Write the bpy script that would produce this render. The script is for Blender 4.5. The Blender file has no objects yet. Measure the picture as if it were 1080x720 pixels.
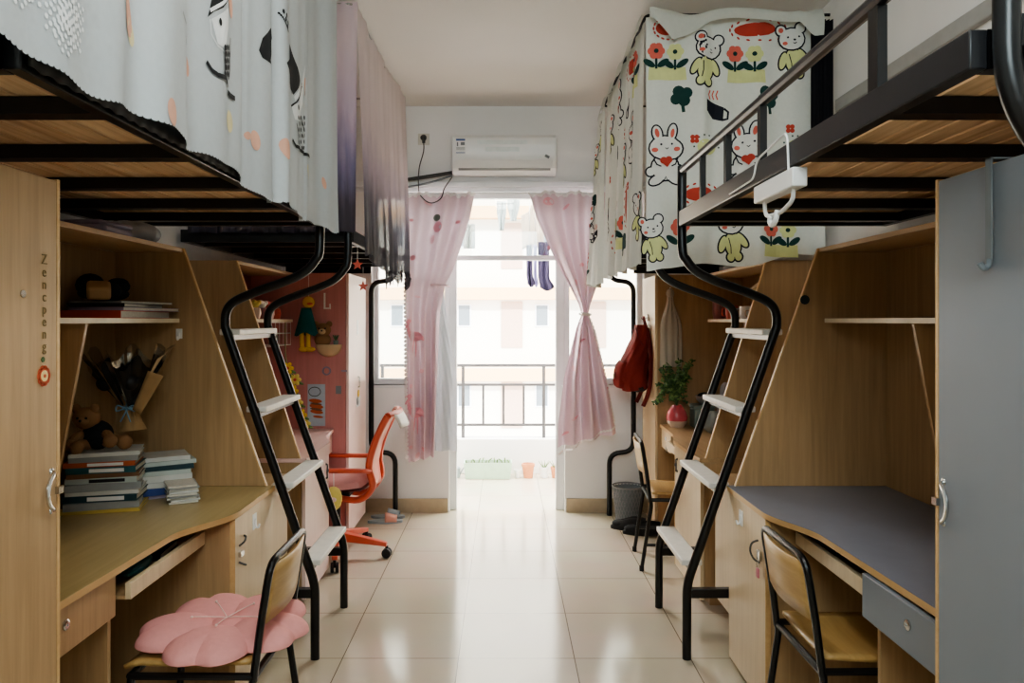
import bpy, bmesh, math, random
from mathutils import Vector, Matrix
from mathutils.geometry import tessellate_polygon
random.seed(7)
PI = math.pi
scene = bpy.context.scene
col = scene.collection
F, CX, CY, H = 790.0, 532.0, 338.0, 1.455      # focal length (px), vanishing point, eye height

# ------------------------------------------------------------------ materials
def lin(c):
    out = []
    for v in c:
        v = v / 255.0
        out.append(v / 12.92 if v <= 0.04045 else ((v + 0.055) / 1.055) ** 2.4)
    return (out[0], out[1], out[2], 1.0)

def base(name):
    m = bpy.data.materials.new(name); m.use_nodes = True
    nt = m.node_tree; b = nt.nodes['Principled BSDF']
    return m, nt, b

def plain(name, c, rough=0.5, metal=0.0, var=0.06, scale=18.0, coat=0.0):
    m, nt, b = base(name)
    tc = nt.nodes.new('ShaderNodeTexCoord'); nz = nt.nodes.new('ShaderNodeTexNoise')
    nz.inputs['Scale'].default_value = scale; nz.inputs['Detail'].default_value = 3
    nt.links.new(tc.outputs['Object'], nz.inputs['Vector'])
    rp = nt.nodes.new('ShaderNodeValToRGB'); L = lin(c)
    rp.color_ramp.elements[0].position = 0.3; rp.color_ramp.elements[1].position = 0.7
    rp.color_ramp.elements[0].color = (L[0]*(1-var), L[1]*(1-var), L[2]*(1-var), 1)
    rp.color_ramp.elements[1].color = (min(1, L[0]*(1+var)), min(1, L[1]*(1+var)), min(1, L[2]*(1+var)), 1)
    nt.links.new(nz.outputs['Fac'], rp.inputs['Fac']); nt.links.new(rp.outputs['Color'], b.inputs['Base Color'])
    b.inputs['Roughness'].default_value = rough; b.inputs['Metallic'].default_value = metal
    if coat: b.inputs['Coat Weight'].default_value = coat
    return m

def wood(name, c1, c2, axis='z', rough=0.42, scale=1.0, spec=0.5):
    m, nt, b = base(name)
    tc = nt.nodes.new('ShaderNodeTexCoord'); mp = nt.nodes.new('ShaderNodeMapping')
    s = {'z': (28, 28, 1.3), 'y': (28, 1.3, 28), 'x': (1.3, 28, 28)}[axis]
    mp.inputs['Scale'].default_value = tuple(k * scale for k in s)
    nt.links.new(tc.outputs['Object'], mp.inputs['Vector'])
    nz = nt.nodes.new('ShaderNodeTexNoise'); nz.inputs['Scale'].default_value = 1.6
    nz.inputs['Detail'].default_value = 6; nz.inputs['Roughness'].default_value = 0.65
    nz.inputs['Distortion'].default_value = 0.4
    nt.links.new(mp.outputs['Vector'], nz.inputs['Vector'])
    rp = nt.nodes.new('ShaderNodeValToRGB')
    rp.color_ramp.elements[0].position = 0.32; rp.color_ramp.elements[1].position = 0.68
    rp.color_ramp.elements[0].color = lin(c1); rp.color_ramp.elements[1].color = lin(c2)
    nt.links.new(nz.outputs['Fac'], rp.inputs['Fac']); nt.links.new(rp.outputs['Color'], b.inputs['Base Color'])
    b.inputs['Roughness'].default_value = rough
    b.inputs['Specular IOR Level'].default_value = spec
    return m

def fabric(name, c, trans=0.25, rough=0.9, var=0.05):
    m, nt, b = base(name)
    tc = nt.nodes.new('ShaderNodeTexCoord'); nz = nt.nodes.new('ShaderNodeTexNoise')
    nz.inputs['Scale'].default_value = 60; nz.inputs['Detail'].default_value = 2
    nt.links.new(tc.outputs['Object'], nz.inputs['Vector'])
    rp = nt.nodes.new('ShaderNodeValToRGB'); L = lin(c)
    rp.color_ramp.elements[0].color = (L[0]*(1-var), L[1]*(1-var), L[2]*(1-var), 1)
    rp.color_ramp.elements[1].color = (min(1, L[0]*(1+var)), min(1, L[1]*(1+var)), min(1, L[2]*(1+var)), 1)
    nt.links.new(nz.outputs['Fac'], rp.inputs['Fac']); nt.links.new(rp.outputs['Color'], b.inputs['Base Color'])
    b.inputs['Roughness'].default_value = rough; b.inputs['Specular IOR Level'].default_value = 0.15
    if not trans:
        n3 = nt.nodes.new('ShaderNodeTexNoise'); n3.inputs['Scale'].default_value = 22; n3.inputs['Detail'].default_value = 5
        nt.links.new(tc.outputs['Object'], n3.inputs['Vector'])
        bp = nt.nodes.new('ShaderNodeBump'); bp.inputs['Strength'].default_value = 0.35; bp.inputs['Distance'].default_value = 0.012
        nt.links.new(n3.outputs['Fac'], bp.inputs['Height']); nt.links.new(bp.outputs['Normal'], b.inputs['Normal'])
    if trans:
        tr = nt.nodes.new('ShaderNodeBsdfTranslucent'); mx = nt.nodes.new('ShaderNodeMixShader')
        mx.inputs['Fac'].default_value = trans
        nt.links.new(rp.outputs['Color'], tr.inputs['Color'])
        nt.links.new(b.outputs['BSDF'], mx.inputs[1]); nt.links.new(tr.outputs['BSDF'], mx.inputs[2])
        nt.links.new(mx.outputs['Shader'], nt.nodes['Material Output'].inputs['Surface'])
    return m

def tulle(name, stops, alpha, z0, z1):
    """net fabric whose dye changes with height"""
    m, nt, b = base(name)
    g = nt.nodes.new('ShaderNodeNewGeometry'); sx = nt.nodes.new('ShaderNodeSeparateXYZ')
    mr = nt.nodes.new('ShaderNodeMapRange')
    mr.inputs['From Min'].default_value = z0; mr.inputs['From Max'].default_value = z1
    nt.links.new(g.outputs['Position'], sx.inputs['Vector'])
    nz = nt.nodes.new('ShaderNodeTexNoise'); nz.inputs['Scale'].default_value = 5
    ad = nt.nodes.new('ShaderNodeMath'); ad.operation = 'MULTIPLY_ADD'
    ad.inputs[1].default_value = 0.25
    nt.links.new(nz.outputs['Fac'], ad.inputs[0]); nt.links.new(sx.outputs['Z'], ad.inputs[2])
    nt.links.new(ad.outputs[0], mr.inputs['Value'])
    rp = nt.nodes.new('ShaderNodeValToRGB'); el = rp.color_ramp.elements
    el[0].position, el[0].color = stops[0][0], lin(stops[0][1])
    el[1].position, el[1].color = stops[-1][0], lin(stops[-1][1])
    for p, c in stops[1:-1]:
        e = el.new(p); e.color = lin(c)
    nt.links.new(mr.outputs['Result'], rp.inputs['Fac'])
    nt.links.new(rp.outputs['Color'], b.inputs['Base Color']); b.inputs['Roughness'].default_value = 0.7
    tl = nt.nodes.new('ShaderNodeBsdfTranslucent'); m1 = nt.nodes.new('ShaderNodeMixShader'); m1.inputs['Fac'].default_value = 0.5
    nt.links.new(rp.outputs['Color'], tl.inputs['Color'])
    nt.links.new(b.outputs['BSDF'], m1.inputs[1]); nt.links.new(tl.outputs['BSDF'], m1.inputs[2])
    tr = nt.nodes.new('ShaderNodeBsdfTransparent'); m2 = nt.nodes.new('ShaderNodeMixShader'); m2.inputs['Fac'].default_value = alpha
    nt.links.new(tr.outputs['BSDF'], m2.inputs[1]); nt.links.new(m1.outputs['Shader'], m2.inputs[2])
    nt.links.new(m2.outputs['Shader'], nt.nodes['Material Output'].inputs['Surface'])
    return m

def clear(name, tint=(245, 248, 248), refl=0.08, rough=0.03, body=0.0):
    m, nt, b = base(name)
    nt.nodes.remove(b)
    tr = nt.nodes.new('ShaderNodeBsdfTransparent'); tr.inputs['Color'].default_value = lin(tint)
    gl = nt.nodes.new('ShaderNodeBsdfGlossy'); gl.inputs['Roughness'].default_value = rough
    fr = nt.nodes.new('ShaderNodeFresnel'); fr.inputs['IOR'].default_value = 1.45
    ad = nt.nodes.new('ShaderNodeMath'); ad.operation = 'MULTIPLY'; ad.inputs[1].default_value = refl / 0.04 * 0.6
    nt.links.new(fr.outputs['Fac'], ad.inputs[0])
    mx = nt.nodes.new('ShaderNodeMixShader')
    nt.links.new(ad.outputs[0], mx.inputs['Fac'])
    nt.links.new(tr.outputs['BSDF'], mx.inputs[1]); nt.links.new(gl.outputs['BSDF'], mx.inputs[2])
    nt.links.new(mx.outputs['Shader'], nt.nodes['Material Output'].inputs['Surface'])
    return m

def floor_mat():
    m, nt, b = base('polished cream floor tiles')
    tc = nt.nodes.new('ShaderNodeTexCoord'); mp = nt.nodes.new('ShaderNodeMapping')
    mp.inputs['Location'].default_value = (0.198, -3.229 + 4.0, 0)
    nt.links.new(tc.outputs['Object'], mp.inputs['Vector'])
    br = nt.nodes.new('ShaderNodeTexBrick'); br.offset = 0.0; br.squash = 1.0
    br.inputs['Scale'].default_value = 1.0; br.inputs['Brick Width'].default_value = 0.5
    br.inputs['Row Height'].default_value = 0.5; br.inputs['Mortar Size'].default_value = 0.0022
    br.inputs['Mortar Smooth'].default_value = 0.1
    br.inputs['Color1'].default_value = lin((207, 196, 175)); br.inputs['Color2'].default_value = lin((202, 191, 170))
    br.inputs['Mortar'].default_value = lin((120, 110, 95))
    nt.links.new(mp.outputs['Vector'], br.inputs['Vector'])
    nz = nt.nodes.new('ShaderNodeTexNoise'); nz.inputs['Scale'].default_value = 3.0; nz.inputs['Detail'].default_value = 5
    nt.links.new(tc.outputs['Object'], nz.inputs['Vector'])
    mx = nt.nodes.new('ShaderNodeMix'); mx.data_type = 'RGBA'; mx.blend_type = 'MULTIPLY'
    mx.inputs['Factor'].default_value = 0.18
    nt.links.new(br.outputs['Color'], mx.inputs[6]); nt.links.new(nz.outputs['Color'], mx.inputs[7])
    nt.links.new(mx.outputs[2], b.inputs['Base Color'])
    b.inputs['Roughness'].default_value = 0.14; b.inputs['Specular IOR Level'].default_value = 0.6
    bp = nt.nodes.new('ShaderNodeBump'); bp.inputs['Strength'].default_value = 0.03; bp.inputs['Distance'].default_value = 0.02
    n2 = nt.nodes.new('ShaderNodeTexNoise'); n2.inputs['Scale'].default_value = 5
    nt.links.new(tc.outputs['Object'], n2.inputs['Vector']); nt.links.new(n2.outputs['Fac'], bp.inputs['Height'])
    nt.links.new(bp.outputs['Normal'], b.inputs['Normal'])
    return m

M = {}
M['wall'] = plain('off white wall paint', (238, 237, 235), 0.85, var=0.02, scale=3)
M['ceil'] = plain('white ceiling paint', (230, 227, 224), 0.9, var=0.015, scale=2)
M['floor'] = floor_mat()
M['basebd'] = plain('tan skirting tile', (190, 172, 145), 0.3)
M['frame'] = plain('white window aluminium', (226, 228, 228), 0.35, var=0.02)
M['glass'] = clear('window glass')
M['beech'] = wood('beech laminate', (164, 133, 96), (184, 152, 113))
M['beech_h'] = wood('beech laminate horizontal', (166, 135, 98), (186, 154, 115), 'y')
M['beech_lt'] = wood('pale beech laminate', (204, 182, 148), (218, 196, 162))
M['edge'] = wood('beech edge strip', (196, 158, 108), (208, 172, 122), 'y')
M['edge_w'] = plain('pale shelf edge', (226, 212, 186), 0.5)
M['desk_ol'] = wood('yellowed desktop laminate', (168, 148, 102), (182, 162, 116), 'y', 0.3)
M['desk_gr'] = plain('grey desktop laminate', (134, 138, 150), 0.36, var=0.03)
M['greydoor'] = plain('grey laminate door', (124, 130, 137), 0.42, var=0.02, scale=4)
M['pinkdoor'] = wood('pink film on panel', (190, 128, 124), (202, 138, 134), 'z', 0.35)
M['pinkpale'] = wood('pale pink film on door', (236, 208, 200), (242, 218, 210), 'z', 0.4)
M['pinkdesk'] = wood('pale pink desktop film', (226, 190, 182), (234, 200, 190), 'y', 0.4)
M['pinkdeep'] = plain('rose film on back panel', (172, 96, 94), 0.5)
M['boards'] = wood('rough bed boards', (192, 154, 116), (236, 206, 170), 'y', 0.75, 0.6)
M['black'] = plain('black painted steel', (16, 16, 17), 0.32, var=0.1)
M['blackmat'] = plain('matt black', (20, 20, 21), 0.7, var=0.1)
M['steel'] = plain('bright steel', (200, 200, 198), 0.25, 1.0)
M['rung'] = plain('white worn rung tread', (226, 221, 212), 0.5, var=0.05, scale=30)
M['white'] = plain('white plastic', (232, 232, 230), 0.4, var=0.02)
M['white_dirty'] = plain('ivory plastic', (214, 210, 200), 0.5)
M['rail'] = plain('charcoal bed rail steel', (32, 32, 35), 0.35, var=0.06)
M['ply'] = wood('varnished plywood', (172, 138, 86), (190, 156, 102), 'y', 0.38)
M['cushion'] = fabric('pink plush', (232, 164, 160), 0.0)
M['cushion_w'] = fabric('white stitched stamen', (240, 208, 200), 0.0)
M['grey_cloth'] = fabric('grey bed curtain cloth', (192, 198, 200), 0.12)
M['red_dk'] = fabric('deep red canvas', (108, 30, 27), 0.0, 0.85, 0.15)
M['ink'] = plain('black print', (34, 36, 38), 0.9)
M['ink_gr'] = plain('grey print', (158, 164, 164), 0.9)
M['p_white'] = plain('white print', (226, 229, 229), 0.9)
M['p_orange'] = plain('faded orange print', (214, 168, 146), 0.9)
M['p_yellow'] = plain('faded yellow print', (214, 204, 160), 0.9)
M['cream_cloth'] = fabric('cream printed cloth', (226, 229, 222), 0.12)
M['cream_flap'] = fabric('pale flap cloth', (204, 206, 198), 0.1)
M['k_navy'] = plain('navy outline print', (24, 27, 40), 0.9)
M['k_white'] = plain('white motif print', (226, 226, 220), 0.9)
M['k_red'] = plain('red motif print', (188, 72, 58), 0.9)
M['k_pink'] = plain('coral motif print', (216, 110, 96), 0.9)
M['k_lime'] = plain('lime motif print', (214, 218, 156), 0.9)
M['k_green'] = plain('dark green motif print', (22, 62, 58), 0.9)
M['drape'] = fabric('pink drape cloth', (222, 200, 208), 0.10)
M['drape_d'] = plain('flamingo print', (226, 164, 176), 0.9)
M['drape_l'] = plain('faint flamingo print', (228, 186, 194), 0.9)
M['drape_w'] = plain('white scalloped trim', (238, 234, 232), 0.9)
M['lining'] = fabric('silver grey curtain lining', (194, 197, 202), 0.2, 0.5)
M['leafprint'] = plain('grey green leaf print', (120, 132, 120), 0.9)
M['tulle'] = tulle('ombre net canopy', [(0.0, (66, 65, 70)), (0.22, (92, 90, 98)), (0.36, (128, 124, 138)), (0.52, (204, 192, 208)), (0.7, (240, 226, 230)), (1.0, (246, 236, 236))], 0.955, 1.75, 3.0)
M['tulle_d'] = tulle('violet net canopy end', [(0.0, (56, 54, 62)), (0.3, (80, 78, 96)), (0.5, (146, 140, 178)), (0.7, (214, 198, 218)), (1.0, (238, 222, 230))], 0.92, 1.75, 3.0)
M['orange'] = plain('orange red plastic', (208, 92, 68), 0.38, var=0.04)
M['pinkseat'] = fabric('dusty pink seat pad', (206, 150, 146), 0.0)
M['yellow'] = plain('pale yellow plush', (226, 208, 118), 0.9)
M['yellow2'] = plain('bright yellow plush', (226, 186, 46), 0.85)
M['teal'] = fabric('teal plush', (38, 100, 102), 0.0)
M['red'] = fabric('red canvas', (126, 46, 40), 0.0, 0.8, 0.12)
M['red2'] = plain('dark red strap', (104, 24, 22), 0.8)
M['leaf'] = plain('leaf green', (98, 128, 70), 0.6, var=0.25, scale=40)
M['leaf2'] = plain('dark leaf green', (58, 90, 48), 0.6, var=0.25, scale=40)
M['vase'] = plain('rose glazed ceramic', (204, 92, 100), 0.25, var=0.15, scale=9)
M['vase_w'] = plain('cream glazed ceramic', (214, 190, 170), 0.25)
M['cup_red'] = plain('coral cup', (206, 86, 66), 0.4)
M['jar'] = plain('dusky rose jar', (150, 96, 92), 0.3)
M['netcan'] = plain('grey mesh bin steel', (146, 146, 148), 0.45, 0.4)
M['slip'] = plain('grey blue slipper', (150, 160, 164), 0.7)
M['slip2'] = plain('coral slipper strap', (206, 150, 132), 0.7)
M['teddy'] = fabric('tan plush', (146, 110, 78), 0.0)
M['teddy_c'] = fabric('cream plush', (206, 180, 144), 0.0)
M['kraft'] = plain('kraft wrapping paper', (176, 142, 98), 0.7)
M['dkpaper'] = plain('black wrapping paper', (24, 23, 25), 0.5, var=0.3)
M['ribbon'] = plain('pale blue ribbon', (122, 160, 182), 0.5)
M['film'] = clear('clear wrapping film', (215, 218, 222), 0.15, 0.15)
M['paper'] = plain('book pages', (206, 202, 190), 0.85, var=0.08, scale=120)
for n, c in dict(b_white=(206, 206, 200), b_orange=(186, 92, 52), b_teal=(40, 92, 98), b_dteal=(28, 62, 70), b_grey=(150, 152, 150), b_blue=(52, 76, 138), b_pale=(186, 196, 190), b_green=(92, 138, 120), b_yel=(196, 170, 90), b_black=(30, 30, 34), b_red=(176, 58, 32), b_mauve=(150, 140, 160), b_brown=(120, 84, 56)).items():
    M[n] = plain(n[2:] + ' book cover', c, 0.5)
M['ac'] = plain('white air conditioner shell', (230, 230, 228), 0.3, var=0.01)
M['conduit'] = plain('pale grey wall conduit', (172, 172, 170), 0.6)
M['ac_in'] = plain('grey vent slot', (120, 122, 124), 0.5)
M['lbl_blue'] = plain('blue label print', (70, 96, 150), 0.7)
M['lbl_grey'] = plain('grey label print', (120, 126, 130), 0.7)
M['acgreen'] = plain('pale aqua panel print', (221, 227, 225), 0.3)
M['cable'] = plain('dark grey cable', (70, 68, 66), 0.6)
M['facade'] = plain('cream facade render', (226, 220, 206), 0.9, var=0.02, scale=0.3)
M['ledge'] = plain('peach facade band', (228, 184, 134), 0.9, var=0.03, scale=0.5)
M['winbld'] = plain('grey facade window', (108, 116, 120), 0.4)
M['doorbld'] = plain('tan facade door', (190, 162, 142), 0.7)
M['railing'] = plain('grey balcony railing', (78, 76, 78), 0.5)
M['planter'] = plain('pale green planter plastic', (176, 204, 180), 0.5)
M['terra'] = plain('terracotta', (204, 136, 94), 0.8)
M['soil'] = plain('potting soil', (88, 70, 56), 0.95)
M['laundry_c'] = fabric('cream laundry cloth', (196, 184, 170), 0.3)
M['laundry_w'] = fabric('white laundry cloth', (176, 184, 184), 0.3)
M['laundry_d'] = fabric('dark violet laundry cloth', (62, 56, 78), 0.05)
M['laundry_l'] = fabric('lilac laundry cloth', (168, 160, 206), 0.2)
M['laundry_g'] = fabric('grey laundry cloth', (150, 156, 152), 0.2)
M['poster'] = plain('pale blue poster paper', (176, 190, 200), 0.7)
M['st_pink'] = plain('pink sticker', (206, 128, 140), 0.6)
M['st_red'] = plain('red sticker', (196, 84, 52), 0.6)
M['st_cream'] = plain('cream sticker', (230, 202, 140), 0.6)
M['brown_ink'] = plain('brown lettering', (124, 104, 68), 0.8)
M['dot'] = plain('dark green sticker', (36, 50, 52), 0.6)
M['bag'] = tulle('milky plastic bag film', [(0.0, (214, 218, 224)), (1.0, (224, 228, 232))], 0.45, 1.7, 1.9)
M['bagstuff'] = fabric('grey cloth in bag', (176, 178, 186), 0.0)
M['dkcloth'] = fabric('dark grey pleated cloth', (40, 40, 44), 0.0)
M['mauvecloth'] = fabric('cream hanging cloth', (196, 186, 172), 0.1)
M['tin'] = plain('grey green tin', (118, 132, 124), 0.4)

# ------------------------------------------------------------------ mesh builder
class MB:
    def __init__(s): s.v = []; s.f = []; s.m = []
    def add(s, vs, fs, mi=0):
        o = len(s.v); s.v += [Vector(p) for p in vs]
        for f in fs: s.f.append([i + o for i in f]); s.m.append(mi)
        return s
    def box(s, x0, x1, y0, y1, z0, z1, mi=0):
        x0, x1 = min(x0, x1), max(x0, x1); y0, y1 = min(y0, y1), max(y0, y1); z0, z1 = min(z0, z1), max(z0, z1)
        return s.add([(x, y, z) for x in (x0, x1) for y in (y0, y1) for z in (z0, z1)],
                     [(0, 1, 3, 2), (4, 6, 7, 5), (0, 4, 5, 1), (2, 3, 7, 6), (0, 2, 6, 4), (1, 5, 7, 3)], mi)
    def obox(s, c, size, rot=None, mi=0):
        R = rot or Matrix.Identity(3); c = Vector(c)
        vs = [c + R @ Vector((sx*size[0]/2, sy*size[1]/2, sz*size[2]/2)) for sx in (-1, 1) for sy in (-1, 1) for sz in (-1, 1)]
        return s.add(vs, [(0, 1, 3, 2), (4, 6, 7, 5), (0, 4, 5, 1), (2, 3, 7, 6), (0, 2, 6, 4), (1, 5, 7, 3)], mi)
    def prism(s, poly, axis, a0, a1, mi=0):
        def p(q, a):
            return {'x': (a, q[0], q[1]), 'y': (q[0], a, q[1]), 'z': (q[0], q[1], a)}[axis]
        n = len(poly)
        vs = [p(q, a0) for q in poly] + [p(q, a1) for q in poly]
        fs = [tuple(range(n)), tuple(range(2*n - 1, n - 1, -1))]
        fs += [(i, (i+1) % n, n + (i+1) % n, n + i) for i in range(n)]
        return s.add(vs, fs, mi)
    def tube(s, pts, r, n=10, mi=0, closed=False, flat=1.0):
        pts = [Vector(p) for p in pts]; k = len(pts)
        rs = r if isinstance(r, (list, tuple)) else [r] * k
        t0 = (pts[1] - pts[0]).normalized()
        up = Vector((0, 0, 1)) if abs(t0.z) < 0.9 else Vector((0, 1, 0))
        nrm = (up - t0 * up.dot(t0)).normalized(); vs = []
        for i in range(k):
            if closed: t = (pts[(i+1) % k] - pts[i-1]).normalized()
            else: t = (pts[min(i+1, k-1)] - pts[max(i-1, 0)]).normalized()
            nrm = (nrm - t * nrm.dot(t)).normalized(); bi = t.cross(nrm)
            for j in range(n):
                a = 2*PI*j/n
                vs.append(pts[i] + nrm * math.cos(a) * rs[i] + bi * math.sin(a) * rs[i] * flat)
        fs = []
        for i in range(k if closed else k - 1):
            i2 = (i+1) % k
            for j in range(n): fs.append((i*n + j, i*n + (j+1) % n, i2*n + (j+1) % n, i2*n + j))
        if not closed: fs += [tuple(range(n-1, -1, -1)), tuple(range((k-1)*n, k*n))]
        return s.add(vs, fs, mi)
    def lathe(s, prof, c, n=20, mi=0, R=None):
        c = Vector(c); R = R or Matrix.Identity(3); vs = []
        for r, z in prof:
            for j in range(n):
                a = 2*PI*j/n; vs.append(c + R @ Vector((r*math.cos(a), r*math.sin(a), z)))
        k = len(prof); fs = []
        for i in range(k-1):
            for j in range(n): fs.append((i*n+j, i*n+(j+1) % n, (i+1)*n+(j+1) % n, (i+1)*n+j))
        fs += [tuple(range(n-1, -1, -1)), tuple(range((k-1)*n, k*n))]
        return s.add(vs, fs, mi)
    def ell(s, c, r, R=None, n=14, k=9, mi=0):
        if not isinstance(r, (list, tuple)): r = (r, r, r)
        c = Vector(c); R = R or Matrix.Identity(3); vs = [c + R @ Vector((0, 0, -r[2]))]
        for i in range(1, k):
            ph = -PI/2 + PI*i/k
            for j in range(n):
                a = 2*PI*j/n
                vs.append(c + R @ Vector((r[0]*math.cos(ph)*math.cos(a), r[1]*math.cos(ph)*math.sin(a), r[2]*math.sin(ph))))
        vs.append(c + R @ Vector((0, 0, r[2]))); fs = []; t = len(vs) - 1
        for j in range(n):
            fs.append((0, 1+(j+1) % n, 1+j)); fs.append((t, 1+(k-2)*n+j, 1+(k-2)*n+(j+1) % n))
        for i in range(k-2):
            for j in range(n): fs.append((1+i*n+j, 1+i*n+(j+1) % n, 1+(i+1)*n+(j+1) % n, 1+(i+1)*n+j))
        return s.add(vs, fs, mi)
    def grid(s, fn, nu, nv, mi=0, wrap=False):
        vs = [fn(i/nu, j/nv) for i in range(nu+1) for j in range(nv+1)]
        fs = [(i*(nv+1)+j, (i+1)*(nv+1)+j, (i+1)*(nv+1)+j+1, i*(nv+1)+j+1) for i in range(nu) for j in range(nv)]
        return s.add(vs, fs, mi)
    def build(s, name, mats, parent=None, bevel=0.0, angle=0.6, solid=0.0, subsurf=0, recalc=True):
        me = bpy.data.meshes.new(name)
        off = Vector((0, 0, 0)); p = parent
        while p: off += p.location; p = p.parent
        me.from_pydata([tuple(q - off) for q in s.v], [], s.f)
        mats = mats if isinstance(mats, (list, tuple)) else [mats]
        for m in mats: me.materials.append(M[m] if isinstance(m, str) else m)
        for p_, mi in zip(me.polygons, s.m): p_.material_index = mi
        if recalc:
            bm = bmesh.new(); bm.from_mesh(me); bmesh.ops.recalc_face_normals(bm, faces=bm.faces); bm.to_mesh(me); bm.free()
        for p_ in me.polygons: p_.use_smooth = True
        me.set_sharp_from_angle(angle=angle)
        o = bpy.data.objects.new(name, me); col.objects.link(o)
        if parent: o.parent = parent
        if solid:
            md = o.modifiers.new('thickness', 'SOLIDIFY'); md.thickness = solid; md.offset = 0
        if bevel:
            md = o.modifiers.new('soft edges', 'BEVEL'); md.width = bevel; md.segments = 2; md.limit_method = 'ANGLE'; md.angle_limit = 0.7
        if subsurf:
            md = o.modifiers.new('smooth', 'SUBSURF'); md.levels = subsurf; md.render_levels = subsurf
        return o

def tag(o, label, cat, group=None, kind=None):
    o['label'] = label; o['category'] = cat
    if group: o['group'] = group
    if kind: o['kind'] = kind
    return o
def thing(name, label, cat, loc=(0, 0, 0), group=None):
    o = bpy.data.objects.new(name, None); col.objects.link(o); o.location = loc
    o.empty_display_size = 0.05
    return tag(o, label, cat, group)
def struct(mb, name, mats, **k):
    o = mb.build(name, mats, **k); o['kind'] = 'structure'; return o
def copy_thing(root, loc, rz=0.0, label=None):
    r = root.copy(); col.objects.link(r); r.location = loc; r.rotation_euler = (0, 0, rz)
    if label: r['label'] = label
    for ch in list(root.children):
        c = ch.copy(); col.objects.link(c); c.parent = r
        for g in list(ch.children):
            d = g.copy(); col.objects.link(d); d.parent = c
    return r
def fillet(pts, rad, n=6):
    pts = [Vector(p) for p in pts]; out = [pts[0]]
    for i in range(1, len(pts)-1):
        a, b, c = pts[i-1], pts[i], pts[i+1]
        d1 = min(rad, (a-b).length*0.49); d2 = min(rad, (c-b).length*0.49)
        p, q = b + (a-b).normalized()*d1, b + (c-b).normalized()*d2
        for k in range(n+1):
            t = k/n; out.append(p*(1-t)**2 + b*2*t*(1-t) + q*t*t)
    out.append(pts[-1]); return out
def smooth(pts, n=6):
    pts = [Vector(p) for p in pts]; out = []
    for i in range(len(pts)-1):
        p0 = pts[max(i-1, 0)]; p1 = pts[i]; p2 = pts[i+1]; p3 = pts[min(i+2, len(pts)-1)]
        for k in range(n):
            t = k/n
            out.append(0.5*((2*p1) + (p2-p0)*t + (2*p0-5*p1+4*p2-p3)*t*t + (3*p1-p0-3*p2+p3)*t**3))
    out.append(pts[-1]); return out
def at(px, py, Y): return Vector(((px-CX)*Y/F, Y, H - (py-CY)*Y/F))
def Rz(a): return Matrix.Rotation(a, 3, 'Z')
def Rx(a): return Matrix.Rotation(a, 3, 'X')
def Ry(a): return Matrix.Rotation(a, 3, 'Y')
def sst(t): t = max(0, min(1, t)); return t*t*(3-2*t)

def X(s, x): return x if s > 0 else -(x + 0.03)        # room centre lies 15 mm left of the camera axis

# ------------------------------------------------------------------ cloth with printed motifs
class Cloth:
    def __init__(s, P, flip=1):
        s.P = P; s.flip = flip; s.mb = MB()
    def N(s, u, v):
        e = 0.004
        a = s.P(u+e, v) - s.P(u-e, v); b = s.P(u, v+e) - s.P(u, v-e)
        return a.cross(b).normalized() * s.flip
    def pt(s, u, v, layer): return s.P(u, v) + s.N(u, v) * (0.0016 * layer)
    def sheet(s, u0, u1, lo, hi, nu, nv, mi=0):
        def fn(a, b):
            u = u0 + (u1-u0)*a; l = lo(u) if callable(lo) else lo; h = hi(u) if callable(hi) else hi
            return s.P(u, l + (h-l)*b)
        s.mb.grid(fn, nu, nv, mi)
    def disc(s, u, v, ru, rv, mi, layer=1, rot=0.0, n=16):
        rings = max(1, int(max(ru, rv)/0.03) + 1); vs = [s.pt(u, v, layer)]; fs = []
        for k in range(1, rings+1):
            for j in range(n):
                a = 2*PI*j/n; x, y = ru*k/rings*math.cos(a), rv*k/rings*math.sin(a)
                vs.append(s.pt(u + x*math.cos(rot) - y*math.sin(rot), v + x*math.sin(rot) + y*math.cos(rot), layer))
        for j in range(n): fs.append((0, 1+j, 1+(j+1) % n))
        for k in range(rings-1):
            for j in range(n): fs.append((1+k*n+j, 1+(k+1)*n+j, 1+(k+1)*n+(j+1) % n, 1+k*n+(j+1) % n))
        s.mb.add(vs, fs, mi)
    def strip(s, pts, w, mi, layer=1):
        q = []
        for i in range(len(pts)-1):
            a, b = Vector(pts[i]), Vector(pts[i+1]); n = max(1, int((b-a).length/0.02))
            for k in range(n): q.append(a + (b-a)*k/n)
        q.append(Vector(pts[-1])); vs = []; fs = []
        for i, p in enumerate(q):
            t = (q[min(i+1, len(q)-1)] - q[max(i-1, 0)]).normalized(); d = Vector((-t.y, t.x))*w/2
            vs += [s.pt(p.x+d.x, p.y+d.y, layer), s.pt(p.x-d.x, p.y-d.y, layer)]
        for i in range(len(q)-1): fs.append((2*i, 2*i+1, 2*i+3, 2*i+2))
        s.mb.add(vs, fs, mi)
    def poly(s, pts, mi, layer=1):
        P2 = [Vector((p[0], p[1], 0)) for p in pts]
        tris = [[P2[i] for i in t] for t in tessellate_polygon([P2])]
        while tris:
            a, b, c = tris.pop()
            e = [(a-b).length, (b-c).length, (c-a).length]; k = e.index(max(e))
            if e[k] > 0.04:
                if k == 0: m = (a+b)/2; tris += [[a, m, c], [m, b, c]]
                elif k == 1: m = (b+c)/2; tris += [[a, b, m], [a, m, c]]
                else: m = (c+a)/2; tris += [[a, b, m], [m, b, c]]
            else:
                s.mb.add([s.pt(q.x, q.y, layer) for q in (a, b, c)], [(0, 1, 2)], mi)

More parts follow.
